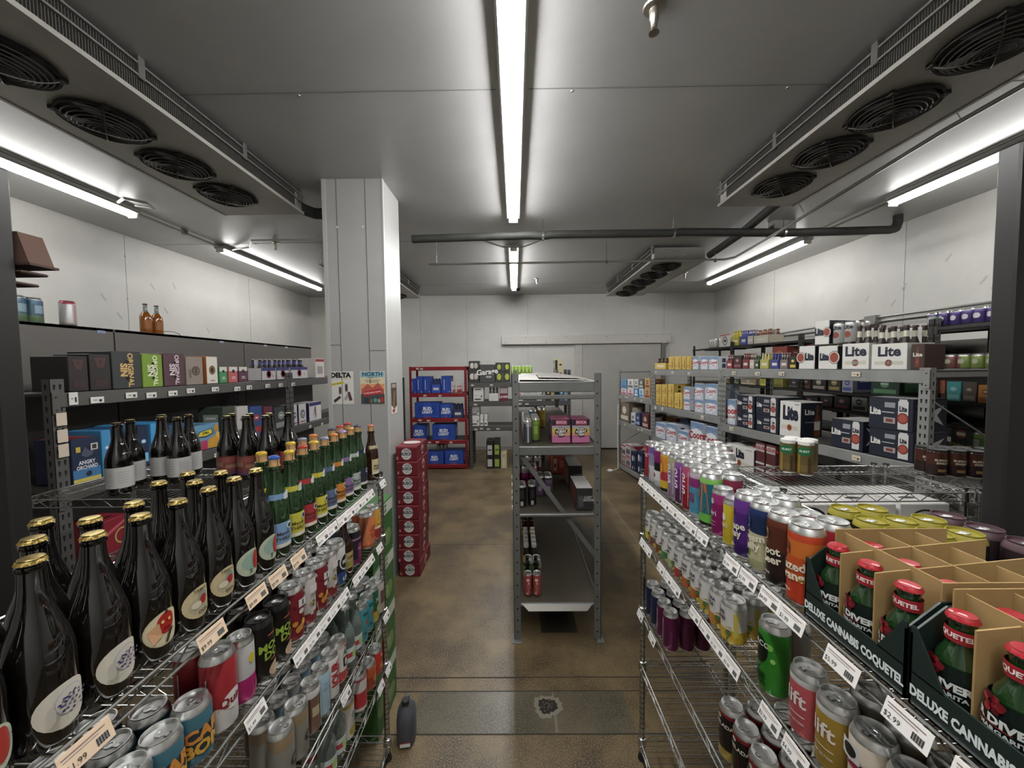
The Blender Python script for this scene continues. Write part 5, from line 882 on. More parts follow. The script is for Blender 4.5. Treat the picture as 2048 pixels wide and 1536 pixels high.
place_carton(frE, .80, 1092, 1117, 801, .25, dict(c='#1f2433', f=[('d', .3, .5, .14, .3, '#5a6a8a'), ('d', .65, .5, .14, .3, '#5a6a8a')], s=[('r', .5, .5, .6, .6, '#3a4560')]), 'dark navy carton on lower back shelf behind centre rack', G, zt=1.12)
place_carton(frE, .0, 972.5, 986, 881, .28, dict(c='#1d1c1a', f=[('r', .5, .66, .7, .34, '#b8b4ad'), ('r', .5, .2, .7, .26, '#b8b4ad'), ('d', .5, .66, .3, .12, '#4a4540')]), 'tall black and white carton standing on floor under grey rack', G)
place_carton(frE, .0, 987, 1000, 880, .28, dict(c='#23271a', f=[('r', .5, .66, .7, .34, '#8aa53a'), ('r', .5, .2, .7, .26, '#8aa53a'), ('d', .5, .66, .3, .12, '#3c4a1c')]), 'tall black and lime carton standing on floor under grey rack', G)
place_carton(frE, .0, 1001.5, 1013.5, 905, .28, dict(c='#b8ad86', f=[('d', .5, .8, .2, .05, '#4a4434'), ('r', .5, .4, .3, .5, '#c9c2a0')]), 'tall cream carton standing on floor under grey rack', G)
beamtags(frE, (945, 983), (771, 1.60), 'the top grey back beam', w_=.05); beamtags(frE, (951, 1040, 1054), (805, 1.25), 'the upper grey back beam', w_=.06); beamtags(frE, (952, 963, 977, 996), (857, .79), 'the lower grey back beam', w_=.06)
# centre rack contents
G = 'drinks on the centre rack'
pink = dict(c='#c26a98', f=[('r', .5, .86, .98, .26, '#2b2530'), ('r', .52, .86, .62, .2, '#b3305a'), ('t', 'BOCA', .52, .86, .15, '#e0bfcb', .05), ('r', .5, .66, .98, .14, '#a9a0a8'), ('r', .5, .52, .98, .18, '#c9b23c'), ('r', .5, .38, .98, .14, '#cf8f6a'), ('s', [(.16, .52), (.3, .64), (.66, .66), (.72, .58), (.86, .56), (.82, .44), (.68, .42), (.7, .28), (.4, .24), (.32, .36), (.18, .38)], '#24201f'), ('t', 'TOO', .48, .58, .13, '#dcd8cf', .06, 6), ('t', 'TURNT', .5, .47, .13, '#dcd8cf', .06, 6), ('t', 'TEA', .52, .35, .13, '#dcd8cf', .06, 6)], t=[('r', .5, .5, .9, .9, '#c56a86')], s=[('r', .5, .5, .9, .9, '#5a4450'), ('r', .5, .5, .5, .5, '#c9a0b0')])
place_carton(frC, 1.356, 1103, 1141, 838, .2, pink, 'left of two pink and yellow tea cartons on centre rack', G, d=.10); place_carton(frC, 1.356, 1143.5, 1180, 838, .2, pink, 'right of two pink and yellow tea cartons on centre rack', G, d=.10)
def rowy(t, x, ys, z, desc, gname=G, cat='can'):
    for i, y in enumerate(ys): t.put((x, y, z+.003), random.uniform(-.2, .2), f'{desc}, {ORD[i]} from the camera', cat, gname)
slv = can([(0, '#55565c'), (.12, '#8f9094')], [('r', .0, .08, .006, .14, '#d3d5da'), ('r', -.025, .08, .02, .12, '#3d3f48')], h=.17, r=.030); grn2 = can([(0, '#7a9a3c'), (.12, '#8fae4a')], [('r', 0, .08, .03, .06, '#a5c25a')], h=.17, r=.030)
ylw = can([(0, '#b8962c')], [('r', 0, .09, .03, .05, '#d3b95a')], h=.17, r=.033); cop = can([(0, '#a8815a'), (.08, '#c9b8a0')], [('r', 0, .08, .03, .05, '#7a4a38')], h=.157, r=.033)
rowy(slv, .085, (2.60, 2.665), 1.356, 'slim grey can, left edge of centre rack upper shelf'); rowy(grn2, .148, (2.70, 2.765, 2.83, 2.90), 1.356, 'slim green can, second column on centre rack upper shelf')
rowy(cop, .085, (2.76, 2.83, 2.90, 2.98, 3.06, 3.14), 1.356, 'copper and cream can, left column of centre rack upper shelf'); rowy(can([(0, '#5a8aa8')], [('r', 0, .08, .03, .05, '#a8c4d0')], h=.157), .16, (3.3, 3.37), 1.356, 'blue can behind the green ones, centre rack upper shelf')
rowy(ylw, .235, (3.30, 3.37, 3.44), 1.356, 'yellow can in the middle of centre rack upper shelf')
place_carton(frC, 1.356, 1070, 1092, 818, .2, dict(c='#2a2420', f=[('r', .5, .78, .98, .42, '#b5ad94'), ('t', 'ABC', .5, .56, .36, '#1f1b18', .06), ('r', .5, .3, .8, .03, '#b5ad94')]), 'black and cream carton far back on centre rack upper shelf', G, d=1.0)
dk4 = [(0, '#1d1a1c'), (.13, '#2a2426')]
for k, (a, b) in enumerate(((1036, 1051), (1056, 1073))): canpack(frC, .891, a, b, 968, .157, dk4, f'{("left", "right")[k]} tall pair of black cans on centre rack middle shelf', n=1, m=2, d=.12+.02*k, r=.031, items=[('r', .0, .025, .02, .03, '#b5b1ad'), ('r', 0, .09, .03, .06, '#3a3436')])
canpack(frC, .891, 1076, 1101, 962, .157, [(0, '#6f5a78'), (.10, '#8a7390'), (.13, '#2e2530')], 'purple four pack of cans on centre rack middle shelf', d=.34, r=.033, items=[('d', 0, .06, .016, .02, '#b3a0b8')])
canpack(frC, .891, 1034, 1066, 940, .157, [(0, '#8a2060'), (.06, '#a82a72'), (.10, '#c9b8b8')], 'magenta and cream can pack at left, centre rack middle shelf', n=3, m=2, d=.62, r=.034, items=[('r', 0, .05, .03, .03, '#3c1a30')])
canpack(frC, .891, 1054, 1080, 920, .19, [(0, '#a8a09c'), (.05, '#8e3a3e'), (.09, '#c9c5c0')], 'tall white and red can pack farther back on centre rack middle shelf', n=2, m=2, d=.85, r=.036, items=[('r', 0, .12, .03, .05, '#6a5a50')])
place_carton(frC, .891, 1105, 1130, 912, .22, dict(c='#a83c30', f=[('r', .2, .5, .3, .7, '#c9a598'), ('r', .2, .45, .14, .2, '#4a3028'), ('r', .72, .55, .34, .4, '#c96a5c')], t=[('r', .5, .5, .9, .9, '#8f3626')]), 'red carton with barcode on centre rack middle shelf', G, d=.95)
place_carton(frC, .891, 1098, 1114, 900, .2, gen('#a8562c', '#c47a45'), 'orange carton behind the red carton on centre rack', G, d=1.3)
place_carton(frC, .891, 1131, 1141, 905, .2, gen('#b5b8b4', '#4a5550'), 'small white carton right of the red carton on centre rack', G, d=1.1)
stt = lambda c: dict(c='#2a2929', f=[('t', 'LOST\nNATION', .72, .52, .15, '#b8b4b0', .04), ('r', .28, .4, .3, .5, '#4a4a49')], t=[('r', .5, .5, .96, .96, c)], s=[('r', .5, .5, .8, .9, '#6a3a2e')])
place_carton(frC, .891, 1137, 1165, 932, .30, stt('#8f8d88'), 'black carton with grey top on centre rack middle shelf', G, d=.50); place_carton(frC, .891, 1152, 1186, 977, .30, stt('#cfccc8'), 'black carton with white top nearest on centre rack middle shelf', G, d=.06)
for k, (a, b) in enumerate(((1045, 1062), (1064, 1090))): place_carton(frC, .891, a, b, 903, .2, gen('#262321', '#8f8c86'), f'{("left", "right")[k]} dark carton far back under the upper shelf of centre rack', G, d=1.5)
rdc = can([(0, '#a84440')], [('d', 0, .12, .012, .012, '#dcc3bd'), ('s', [(-.015, .02), (.0, .02), (.012, .10), (.0, .10)], '#ddd2cc')], h=.167, r=.030)
for j, x in enumerate((.078, .142)):
    rowy(rdc, x, (2.60,), .262, f'red can on bottom shelf of centre rack, {("left", "right")[j]}')
    rowy(lng(mat('#15100d', .2), BLK, [('r', 0, .11, .2, .05, '#5c7a44'), ('t', 'N', 0, .11, .03, '#2a3a1c')], h=.20), x, (2.69, 2.76), .262, f'black green-labelled bottle on centre rack bottom shelf, {("left", "right")[j]}', cat='bottle')
    rowy(can([(0, '#8e2a35'), (.07, '#b5a8a8')], [('r', 0, .06, .03, .03, '#c9b0b0')], h=.122), x+.015, (2.84, 2.91), .262, f'short red and white can on centre rack bottom shelf, {("left", "right")[j]}')
    rowy(T('drink_bottle', MB().lathe([(0, 0), (.029, 0), (.030, .02), (.030, .11), (.02, .14), (.018, .15, WHITE), (.021, .152, WHITE), (.021, .178, WHITE), (0, .18, WHITE)], mat('#2a2320', .3), 16), [T('paper_label', MB().lathe([(.0303, .03), (.0303, .09)], mat('#b5922c', .5), 16))]), x, (3.0, 3.075, 3.15, 3.225, 3.30), .262, f'small white-capped bottle on centre rack bottom shelf, {("left", "right")[j]} column', cat='bottle')
    rowy(lng(mat('#1d0f0c', .2), mat('#8f3a3a', .4), [('r', 0, .08, .2, .06, '#b59a2c')], h=.20), x, (3.42, 3.5, 3.58, 3.66), .262, f'dark yellow-labelled bottle on centre rack bottom shelf, {("left", "right")[j]} column', cat='bottle')
for i, z in enumerate((1.13, 1.08, 1.03, .985, .92)): T('shelf_tag', MB().box(-.03, 2.515, z, -.024, 2.53, z+.022, WHITE, .001)).put((0, 0, 0), 0, f'tiny white tag on the left post of centre rack, {ORD[i]} from top', 'tag', 'tiny tags on the centre rack post')
# left rack
G = 'spirit cartons on the top of the left rack'
blkbox = dict(c='#2b2624', f=[('s', [(.2, .9), (.8, .9), (.66, .62), (.34, .62)], '#4a302f'), ('d', .5, .8, .05, .05, '#1a1514'), ('s', [(.15, .1), (.85, .1), (.75, .3), (.25, .3)], '#3a2828')])
def osin(c, tc, dc): return dict(c=c, f=[('d', .45, .5, .22, .22, dc), ('t', 'ORIGINAL', .60, .5, .20, tc, .03, -90, 1.0), ('t', 'SIN', .36, .5, .24, tc, .04, -90, 1.0), ('d', .5, .72, .07, .07, '#1a1816'), ('d', .5, .28, .07, .07, '#1a1816')], s=[('r', .5, .5, .8, .8, c)])
place_carton(frL, 1.79, 134, 175, 712, .2, blkbox, 'first dark brown-black carton at left end of left rack top', G); place_carton(frL, 1.79, 177, 220, 708, .2, blkbox, 'second dark brown-black carton, left of the black apple carton', G)
place_carton(frL, 1.79, 222, 281, 703, .26, osin('#37383a', '#c9a560', '#5c4438'), 'black carton with gold vertical lettering on left rack top', G)
place_carton(frL, 1.79, 283, 324, 708, .24, osin('#6f8f2a', '#d3d8b0', '#2c3a1a'), 'lime green carton with vertical lettering on left rack top', G)
place_carton(frL, 1.79, 326, 368, 707, .24, osin('#54383f', '#cdb9bd', '#2a1c20'), 'plum purple carton with vertical lettering on left rack top', G)
gb = dict(c='#8a7c72', f=[('d', .55, .5, .24, .24, '#2a2420'), ('d', .55, .5, .20, .20, '#6d5c4c'), ('t', 'S', .55, .5, .24, '#2a2420', .02), ('r', .2, .4, .12, .3, '#6b5c54')])
place_carton(frL, 1.79, 371, 405, 714, .24, gb, 'grey-brown carton with dark round emblem on left rack top', G)
place_carton(frL, 1.79, 411, 434, 713, .14, dict(c='#a8683c', f=[('r', .5, .5, .96, .97, '#cfc8be'), ('d', .5, .5, .28, .34, '#7a5c30'), ('d', .5, .5, .14, .18, '#2e2620'), ('r', .5, .12, .4, .03, '#8f3a34')], s=[('r', .5, .5, .98, .98, '#a8602c')]), 'white and orange carton with dark figure on left rack top', G)
for k, (a, b, c) in enumerate(((438, 454, '#3e8a55'), (457, 475, '#b85a56'), (477, 494, '#5a2c44'))): place_carton(frL, 1.79, a, b, 733.5, .12, dict(c=c, f=[('r', .5, .86, .98, .27, '#c9c4bc'), ('d', .5, .72, .16, .15, '#2c2624'), ('r', .5, .35, .4, .05, '#cfc6c0'), ('r', .5, .25, .5, .04, '#cfc6c0')]), f'small {("green", "coral", "purple")[k]} carton with white top band on left rack', G, handle=True) if False else place_carton(frL, 1.79, a, b, 733.5, .12, dict(c=c, f=[('r', .5, .86, .98, .27, '#c9c4bc'), ('d', .5, .72, .16, .15, '#2c2624'), ('r', .5, .35, .4, .05, '#cfc6c0'), ('r', .5, .25, .5, .04, '#cfc6c0')]), f'small {("green", "coral", "purple")[k]} carton with white top band on left rack', G)
for k, (a, b) in enumerate(((522, 550), (552, 577), (580, 614))): sixpack(frL, 1.79, a, b, 718, '#c3bfc0', f'white and blue six pack of bottles on left rack, {ORD[k]} from left', 'white and blue bottle packs on the left rack', gl='#1c1410', cap='#b8a99c', lb='#3c3f8a', art_=[('r', 0, .9, 1, .25, '#3c3a7a'), ('d', -.0, .5, .3, .32, '#8e2f36'), ('d', .0, .5, .2, .22, '#cfcac8'), ('t', 'L', .3, .4, .3, '#a83a40')])
place_carton(frL, 1.79, 630, 648, 717, .2, dict(c='#c9c1ba', f=[('r', .5, .9, .96, .14, '#a02c34'), ('r', .5, .4, .6, .4, '#8f8a86')]), 'white and red carton by the pillar on left rack top', G)
G = 'cartons on the second shelf of the left rack'
ang = dict(c='#1f2a44', f=[('r', .5, .16, .98, .3, '#3c6f9c'), ('r', .5, .05, .98, .1, '#c2ae4a'), ('s', [(.3, .62), (.45, .8), (.6, .7), (.8, .76), (.7, .6), (.5, .56)], '#4a4e63'), ('t', 'ANGRY', .5, .45, .12, '#cfd3da', .03, 0, .8), ('t', 'ORCHARD', .5, .34, .115, '#cfd3da', .03, 0, .75), ('d', .55, .19, .10, .10, '#22262f'), ('r', .78, .78, .26, .15, '#c3bdb2'), ('r', .78, .78, .16, .1, '#3a3632'), ('r', .2, .76, .16, .12, '#c2a83c')], t=[('r', .5, .5, .9, .9, '#8e3c44')])
place_carton(frL, 1.30, 140, 199, 876, .2, ang, 'dark blue cider carton with white heading and yellow base strip', G)
for k, (a, b, c, t) in enumerate(((201, 222, '#3b86b8', 860), (224, 246, '#2c4a78', 856), (248, 272, '#3b86b8', 850), (274, 296, '#1f2a44', 852), (300, 335, '#3b8fc4', 845), (338, 372, '#2b4a6a', 848))): place_carton(frL, 1.30, a, b, t, .2, gen(c, '#6fb0d6'), f'blue carton behind the white-labelled bottles, {ORD[k]} from left', G)
ill = dict(c='#5f8fb0', f=[('s', [(0, 0), (.25, 0), (.12, .5), (0, .6)], '#8fae3c'), ('r', .45, .2, .2, .36, '#b5335a'), ('s', [(.55, .05), (1, .0), (1, .6), (.8, .5), (.6, .4)], '#c9902c'), ('s', [(.2, .55), (.28, .75), (.72, .82), (.78, .6), (.5, .5)], '#23304f'), ('s', [(.24, .58), (.3, .73), (.7, .79), (.74, .63), (.5, .55)], '#cfbf2c'), ('t', 'CHILL', .5, .67, .12, '#1c1b1a', .05, 5), ('d', .88, .8, .12, .16, '#b88a3a'), ('d', .92, .5, .10, .14, '#d3a345')])
place_carton(frL, 1.30, 379, 438, 850, .2, ill, 'colourful blue yellow and orange carton between the bottle clusters', G)
for k, (a, b, c, c2) in enumerate(((445, 470, '#3c4438', '#8f9488'), (473, 496, '#b5b0aa', '#6a655e'), (500, 524, '#2e4c86', '#a5343a'), (527, 545, '#6a2c40', '#c9a0ae'), (548, 574, '#3a403e', '#8f948f'))): place_carton(frL, 1.30, a, b, 813, .2, gen(c, c2), f'carton partly hidden behind red-labelled bottles, {ORD[k]} from left', G)
spk = lambda: dict(c='#c3c0be', f=[('d', .5, .5, .3, .34, '#4a4a52'), ('d', .5, .5, .2, .24, '#c3c0be'), ('t', 'C', .5, .5, .3, '#33333a', .03), ('r', .5, .12, .7, .06, '#a84a50')], s=[('r', .5, .5, .96, .96, '#33306a')])
SP = spk(); place_carton(frL, 1.30, 583, 594, 810, .15, SP, 'left of two slim white cartons with dark rings, left rack', G); place_carton(frL, 1.30, 597, 612, 808, .15, SP, 'right of two slim white cartons with dark rings, left rack', G)
place_carton(frL, 1.30, 618, 642, 804, .18, dict(c='#c9c5c2', f=[('r', .5, .9, .98, .18, '#37306e'), ('s', [(.3, .2), (.45, .8), (.6, .2), (.45, .5)], '#8e4a4a'), ('r', .5, .45, .06, .6, '#5a5a66')], s=[('r', .5, .5, .96, .96, '#33306a')]), 'white carton with purple band by pillar, left rack second shelf', G)
place_carton(frL, .8, 205, 258, 1035, .2, dict(c='#8e1f2c', f=[('d', .7, .55, .3, .34, '#b5a55a'), ('d', .7, .55, .24, .28, '#8e1f2c'), ('s', [(0, .7), (1, .95), (1, .9), (0, .6)], '#c25560')]), 'red carton with gold wreath low on the left rack', G)
beamtags(frL, (146,), (785, 1.79), 'the left rack post', d=-.012, w_=.04, h=.065); beamtags(frL, (194, 263, 303, 346, 382, 431, 475, 499, 536, 562, 587), (790, 1.785), 'the left rack top beam', w_=.066, h=.034); beamtags(frL, (431, 621, 645), (870, 1.29), 'the left rack second beam', w_=.045)
for k, z in enumerate((1.66, 1.575, 1.50)): T('shelf_tag', MB().box(-.03, -.0115, z-.035, .014, -.010, z+.03, mat('#c7b6a2', .5), .0004)).put(frL.w(.04, 0, 0), frL.rz, f'tan tag stuck on the left rack post, {ORD[k]} from top', 'tag', 'tan tags on the left rack post')
# on the tall black shelving
canpack(None, 0, 0, 0, 0, .165, [(0, '#5a7350'), (.05, '#3f5a68'), (.12, '#2f5670')], 'blue-green four pack of tall cans on top of black shelving', loc=(-3.02, 2.33, 2.203), rz=PI/2+.1, r=.045, items=[('r', 0, .09, .05, .05, '#7a93a0')])
can([(0, '#9d9a98'), (.02, '#b0aeac')], [('r', .03, .08, .014, .12, '#b07f88'), ('r', 0, .145, .05, .006, '#a83a4c')], h=.165, r=.04, lid=mat('#a84a58', .4, .6)).put((-3.0, 2.50, 2.203), PI/2-.6, 'single grey can with pink rim on top of black shelving', 'can')
HONEY = mat('#8a4a14', .1, 0, coat=.5); ab = bottle([(0, .003), (.036, 0), (.038, .006), (.038, .12), (.034, .14), (.02, .165, CLR), (.0135, .18, CLR), (.013, .225, CLR), (.015, .23, CLR), (0, .235)], HONEY, (.016, mat('#7a2a26', .4)), [('r', 0, .065, .12, .07, '#8f521c')], .038)
ab.put((-2.99, 3.02, 2.203), 1.5, 'left of two amber glass bottles on top of black shelving', 'bottle', 'amber bottles on the black shelving'); ab.put((-2.99, 3.115, 2.203), 1.5, 'right of two amber glass bottles on top of black shelving', 'bottle', 'amber bottles on the black shelving')
mb = MB(); [mb.bar((-3.02+.0, 3.27+.09*math.cos(a), 2.205+.03*math.sin(a)), (-3.02, 3.27+.09*math.cos(a+.3), 2.205+.03*math.sin(a+.3)), .004, mat('#9a9a98', .2, .2), 5) for a in [PI*k/10.5 for k in range(10)]]
T('plastic_strap', mb).put((0, 0, .003), 0, 'bent clear plastic strap beside the amber bottles', 'strap')
# right rack: far bay
G = 'cartons in the far bay of the right rack'
for k, (a, b, c, c2) in enumerate(((1242, 1253, '#5f8fb0', '#3a6a94'), (1255, 1267, '#c3c1bc', '#5a6270'), (1268.5, 1276, '#c3c1bc', '#5a6270'), (1278, 1287, '#5a5a58', '#b5b1ac'), (1289, 1300, '#b5aeb0', '#5c3a4a'))):
    z1 = place_carton(frR, 1.38, a, b, 777, .25, gen(('#c9b8bc', '#c3bfc0', '#4f86b5', '#b8c6d0', '#b5955a')[k], ('#a83a4c', '#a83a4c', '#d3d8dc', '#4a7fae', '#8f3a34')[k]), f'lower small carton in far right bay upper shelf, {ORD[k]} from left', G)
    place_carton(frR, z1, a, b, 759-k*.3, .25, gen(c, c2), f'upper small carton in far right bay upper shelf, {ORD[k]} from left', G)
for k, (a, b, t, c, c2) in enumerate(((1240, 1258, 806, '#6f604c', '#c9c0ae'), (1262, 1270, 826, '#c3c3c4', '#33406a'), (1272, 1280, 826, '#2c3a5e', '#8fa0c0'), (1284, 1297, 828, '#5c2a2c', '#b59a90'))): place_carton(frR, .905, a, b, t, .3, gen(c, c2), f'carton in far right bay middle shelf, {ORD[k]} from left', G)
pbr = dict(c='#b3a9a6', f=[('r', .5, .93, .98, .1, '#a02a38'), ('d', .3, .45, .16, .3, '#3a2f45'), ('d', .7, .45, .16, .3, '#3a2f45'), ('r', .5, .08, .98, .08, '#a02a38')], s=[('r', .5, .5, .9, .9, '#c3bcb8'), ('s', [(.1, .9), (.5, .5), (.9, .9)], '#a02a38')]); nvb = dict(c='#1c2340', f=[('d', .35, .5, .14, .28, '#c3c6d0'), ('d', .68, .5, .12, .25, '#6f7aa0')], s=[('r', .5, .5, .5, .4, '#3a4570')])
for k, (a, b) in enumerate(((1243, 1251), (1252, 1261))):
    z1 = place_carton(frR, .12, a, b, 915, .3, pbr, f'lower white and red carton on far right bay floor, {ORD[k]} from left', G); place_carton(frR, z1, a, b, 889, .3, pbr, f'upper white and red carton on far right bay floor, {ORD[k]} from left', G)
for k, (a, b) in enumerate(((1262, 1272), (1273.5, 1286))):
    z1 = place_carton(frR, .12, a, b, 930, .25, nvb, f'lower navy carton on far right bay floor, {ORD[k]} from left', G); place_carton(frR, z1, a, b, 904, .25, nvb, f'upper navy carton on far right bay floor, {ORD[k]} from left', G)
# right rack: middle bay
G = 'cartons in the middle bay of the right rack'
YL = yel(); CO = coors(); LT = lite(); LN = liteN()
sixpack(frR, 1.835, 1310, 1332, 717, '#c7a94f', 'yellow bottle pack at left end of right rack top', gl='#2a130a', cap='#2a1a14')
for k, (a, b) in enumerate(((1337, 1348), (1349.5, 1362), (1363.5, 1372), (1373, 1382.5))): place_carton(frR, 1.835, a, b, 713, .22, YL, f'yellow beer carton on right rack top, {ORD[k]} from left', G)
for k, (a, b) in enumerate(((1385, 1397), (1401, 1416), (1417.5, 1436))): place_carton(frR, 1.835, a, b, 713, .25, CO, f'silver and blue carton on right rack top, {ORD[k]} from left', G)
for k, (a, b) in enumerate(((1311, 1322), (1323.5, 1334), (1336, 1347))):
    z1 = place_carton(frR, 1.31, a, b, 788, .25, YL, f'lower yellow carton in middle right bay, {ORD[k]} from left', G); place_carton(frR, z1, a, b, 769, .25, YL, f'upper yellow carton in middle right bay, {ORD[k]} from left', G)
place_carton(frR, 1.31, 1349, 1364, 786, .25, YL, 'single yellow carton right of the yellow stacks, middle right bay', G)
for k, (a, b, m_, t) in enumerate(((1367, 1380, 799, 774), (1389, 1407, 800, 768), (1410, 1435, 800, 768))):
    z1 = place_carton(frR, 1.31, a, b, m_, .28, CO, f'lower silver-blue carton in middle right bay, {ORD[k]} from left', G); place_carton(frR, z1, a, b, t, .28, CO, f'upper silver-blue carton in middle right bay, {ORD[k]} from left', G)
for k, (a, b, t) in enumerate(((1310, 1330, 846), (1333, 1353, 848), (1356, 1376, 862), (1381, 1407, 845), (1411, 1436, 854))): place_carton(frR, .83, a, b, t, .3, CO, f'large silver-blue carton on lower shelf of middle right bay, {ORD[k]} from left', G)
for k, (a, b, c, c2) in enumerate(((1320, 1334, '#b8962c', '#d3b95a'), (1340, 1352, '#a5643a', '#c9a088'), (1360, 1376, '#3a5a9a', '#8fa5cc'))): place_carton(frR, .83, a, b, 832+k*4, .2, gen(c, c2), f'carton behind the silver-blue ones, lower middle right bay, {ORD[k]} from left', G, d=.31)
# right rack: near bay
G = 'cartons in the near bay of the right rack'
sixpack(frR, 1.85, 1453, 1465, 710, '#8a3034', 'red bottle pack at left of near right bay top', gl='#5a2020', cap='#b5a5a0', lb='#b59a98')
place_carton(frR, 1.85, 1467, 1483, 711, .2, gen('#2a2626', '#8f4a50', ''), 'black carton on near right bay top beside red bottles', G)
for k, (a, b, c, gl, lb) in enumerate(((1485, 1498, '#7a2a2c', '#4a1614', '#b88a78'), (1499, 1509, '#b8a898', '#3a1a14', '#c9c0b4'), (1520, 1538, '#a8a24a', '#b5a868', '#c3bb86'), (1541, 1558, '#3a3f8a', '#2a2c5a', '#5a60a8'), (1560, 1576, '#7a6a66', '#3a2a28', '#b8a8a0'))): sixpack(frR, 1.85, a, b, 706, c, f'small bottle pack on near right bay top, {ORD[k]} from left', 'bottle packs on the near right bay top', gl=gl, cap='#b5a99c', lb=lb)
sixpack(frR, 1.85, 1510, 1518, 712, '#2a4a34', 'green bottle pair on the near right bay top', gl='#1d4a2c', cap='#3a5a3c', n=1, m=1)
place_carton(frR, 1.85, 1579, 1593, 712, .2, gen('#26221f', '#c2a42c'), 'black carton with yellow emblem on near right bay top', G)
LTC = dict(c='#d3d0c9', f=[('d', .12, .5, .30, .34, '#2a2420'), ('d', .12, .5, .27, .31, '#cfcbc2'), ('d', .12, .5, .22, .26, '#96402f'), ('t', 'Lite', .68, .52, .40, '#1c2233', .075, 0, .62)], s=LT['s'])
LTD = dict(c='#d3d0c9', f=[('d', .86, .5, .30, .34, '#2a2420'), ('d', .86, .5, .27, .31, '#cfcbc2'), ('d', .86, .5, .22, .26, '#96402f'), ('t', 'Lite', .32, .52, .40, '#1c2233', .075, 0, .62)], s=LT['s'])
zA = place_carton(frR, 1.85, 1598, 1630, 692, .27, LTC, 'white carton with half disc at left, near right bay top', G); zB = place_carton(frR, 1.85, 1637, 1675, 692, .27, LTD, 'white carton with half disc at right, near right bay top', G)
place_carton(frR, max(zA, zB)+.003, 1630, 1659, 641, .2, LTD, 'white carton stacked above the other two white cartons', G)
canpack(frR, max(zA, zB)+.003, 1662, 1706, 640, .165, [(0, '#a9a7a2'), (.13, '#b8b6b2')], 'silver four pack of cans stacked on a white carton', d=.02, r=.044, items=[('t', 'Lite', 0, .12, .045, '#2a3040', .04), ('d', 0, .065, .022, .024, '#8e4234')])
liteart = [('t', 'Lite', 0, .68, .52, '#1c2233'), ('r', 0, .25, .8, .14, '#c0bba6'), ('d', 0, .25, .13, .13, '#8e3b2c')]
for k, (a, b) in enumerate(((1686, 1741), (1744.5, 1818))): sixpack(frR, 1.85, a, b, 652, '#d3d0c9', f'{("left", "right")[k]} white bottle carton with dark necks, near right bay top', 'white bottle cartons on the right rack', gl='#24140c', cap='#3a2018', lb='#cfc8b2', n=3 if k == 0 else 3, m=3, art_=liteart, carrier=.60)
place_carton(frR, 1.85, 1822, 1851, 688, .16, dict(c='#3c231b', f=[('s', [(.35, .1), (.65, .1), (.65, .5), (.57, .66), (.57, .9), (.43, .9), (.43, .66), (.35, .5)], '#6b3320'), ('t', 'Lite', .5, .58, .2, '#cfc8ba', .04), ('d', .5, .3, .14, .14, '#8e3b2c')]), 'brown carton with bottle picture by the right rack post', G)
for k, (a, b) in enumerate(((1474, 1509), (1512, 1557))):
    z1 = place_carton(frR, 1.245, a, b, 826+k*7, .27, LN, f'lower {("left", "right")[k]} black carton of the block of four, near right bay', G); place_carton(frR, z1, a, b, 791+k*3, .27, LN, f'upper {("left", "right")[k]} black carton of the block of four, near right bay', G)
place_carton(frR, 1.245, 1455, 1471, 799, .22, CO, 'silver-blue carton left of the block of four black cartons', G, d=.02)
place_carton(frR, 1.245, 1560, 1602, 803, .22, LT, 'tall white bottle carton in the middle of near right bay', G)
zz = place_carton(frR, 1.245, 1663, 1727, 840, .27, LN, 'single black can carton left of the right-hand black stack', G)
z1 = place_carton(frR, 1.245, 1738, 1828, 861, .27, LN, 'lower of two wide black can cartons at right rack end', G); place_carton(frR, z1, 1738, 1828, 796, .27, LN, 'upper of two wide black can cartons at right rack end', G)
place_carton(frR, .80, 1453, 1508, 893, .3, LT, 'white carton with black lettering on lower near right bay', G)
for k, (a, b) in enumerate(((1512, 1530), (1533, 1552))): place_carton(frR, .80, a, b, 872, .25, dict(c='#5c2a2c', f=[('r', .5, .85, .98, .2, '#b3a9a4'), ('t', 'LAGUNA', .5, .85, .13, '#8e2a30', .04), ('r', .5, .4, .98, .06, '#c3bcb6'), ('r', .5, .2, .98, .06, '#c3bcb6')]), f'{("left", "right")[k]} red and white striped carton on lower near right bay', G, zt=1.13)
for k, (x, w2) in enumerate(((1.10, .23), (1.345, .22), (1.58, .20))):
    dd = dict(c='#cfccc5', f=[('d', .5, .62, .38, .40, '#241f1c'), ('d', .5, .62, .34, .36, '#cfcbc2'), ('d', .5, .62, .28, .30, '#8e3b2c'), ('t', 'Lite', .5, .6, .22, '#cfcbc2', .04), ('d', .08, .6, .05, .2, '#b3b09c'), ('d', .92, .6, .05, .2, '#b3b09c')])
    carton(w2, .24, .27, dd['c'], dd['f']).put((x+w2/2-.02, 1.50, 1.056), 0, f'white carton with red disc under the right rear wire shelf, {ORD[k]} from left', 'carton', 'white cartons under the right rear wire shelf')
beamtags(frR, (1312, 1345, 1378), (748, 1.835), 'the middle right top beam', w_=.05); beamtags(frR, (1311, 1325, 1405), (815, 1.31), 'the middle right second beam', w_=.05, h=.04); beamtags(frR, (1241, 1251, 1255, 1270, 1283), (795, 1.38), 'the far right upper beam', w_=.05); beamtags(frR, (1250, 1277, 1284), (850, .905), 'the far right lower beam', w_=.05)
beamtags(frR, (1468, 1515, 1563, 1712), (748, 1.85), 'the near right top beam', w_=.06, h=.035, col='#c9bda4'); beamtags(frR, (1463, 1714), (870, 1.245), 'the near right second beam', w_=.06, h=.04, col='#c9bda4')
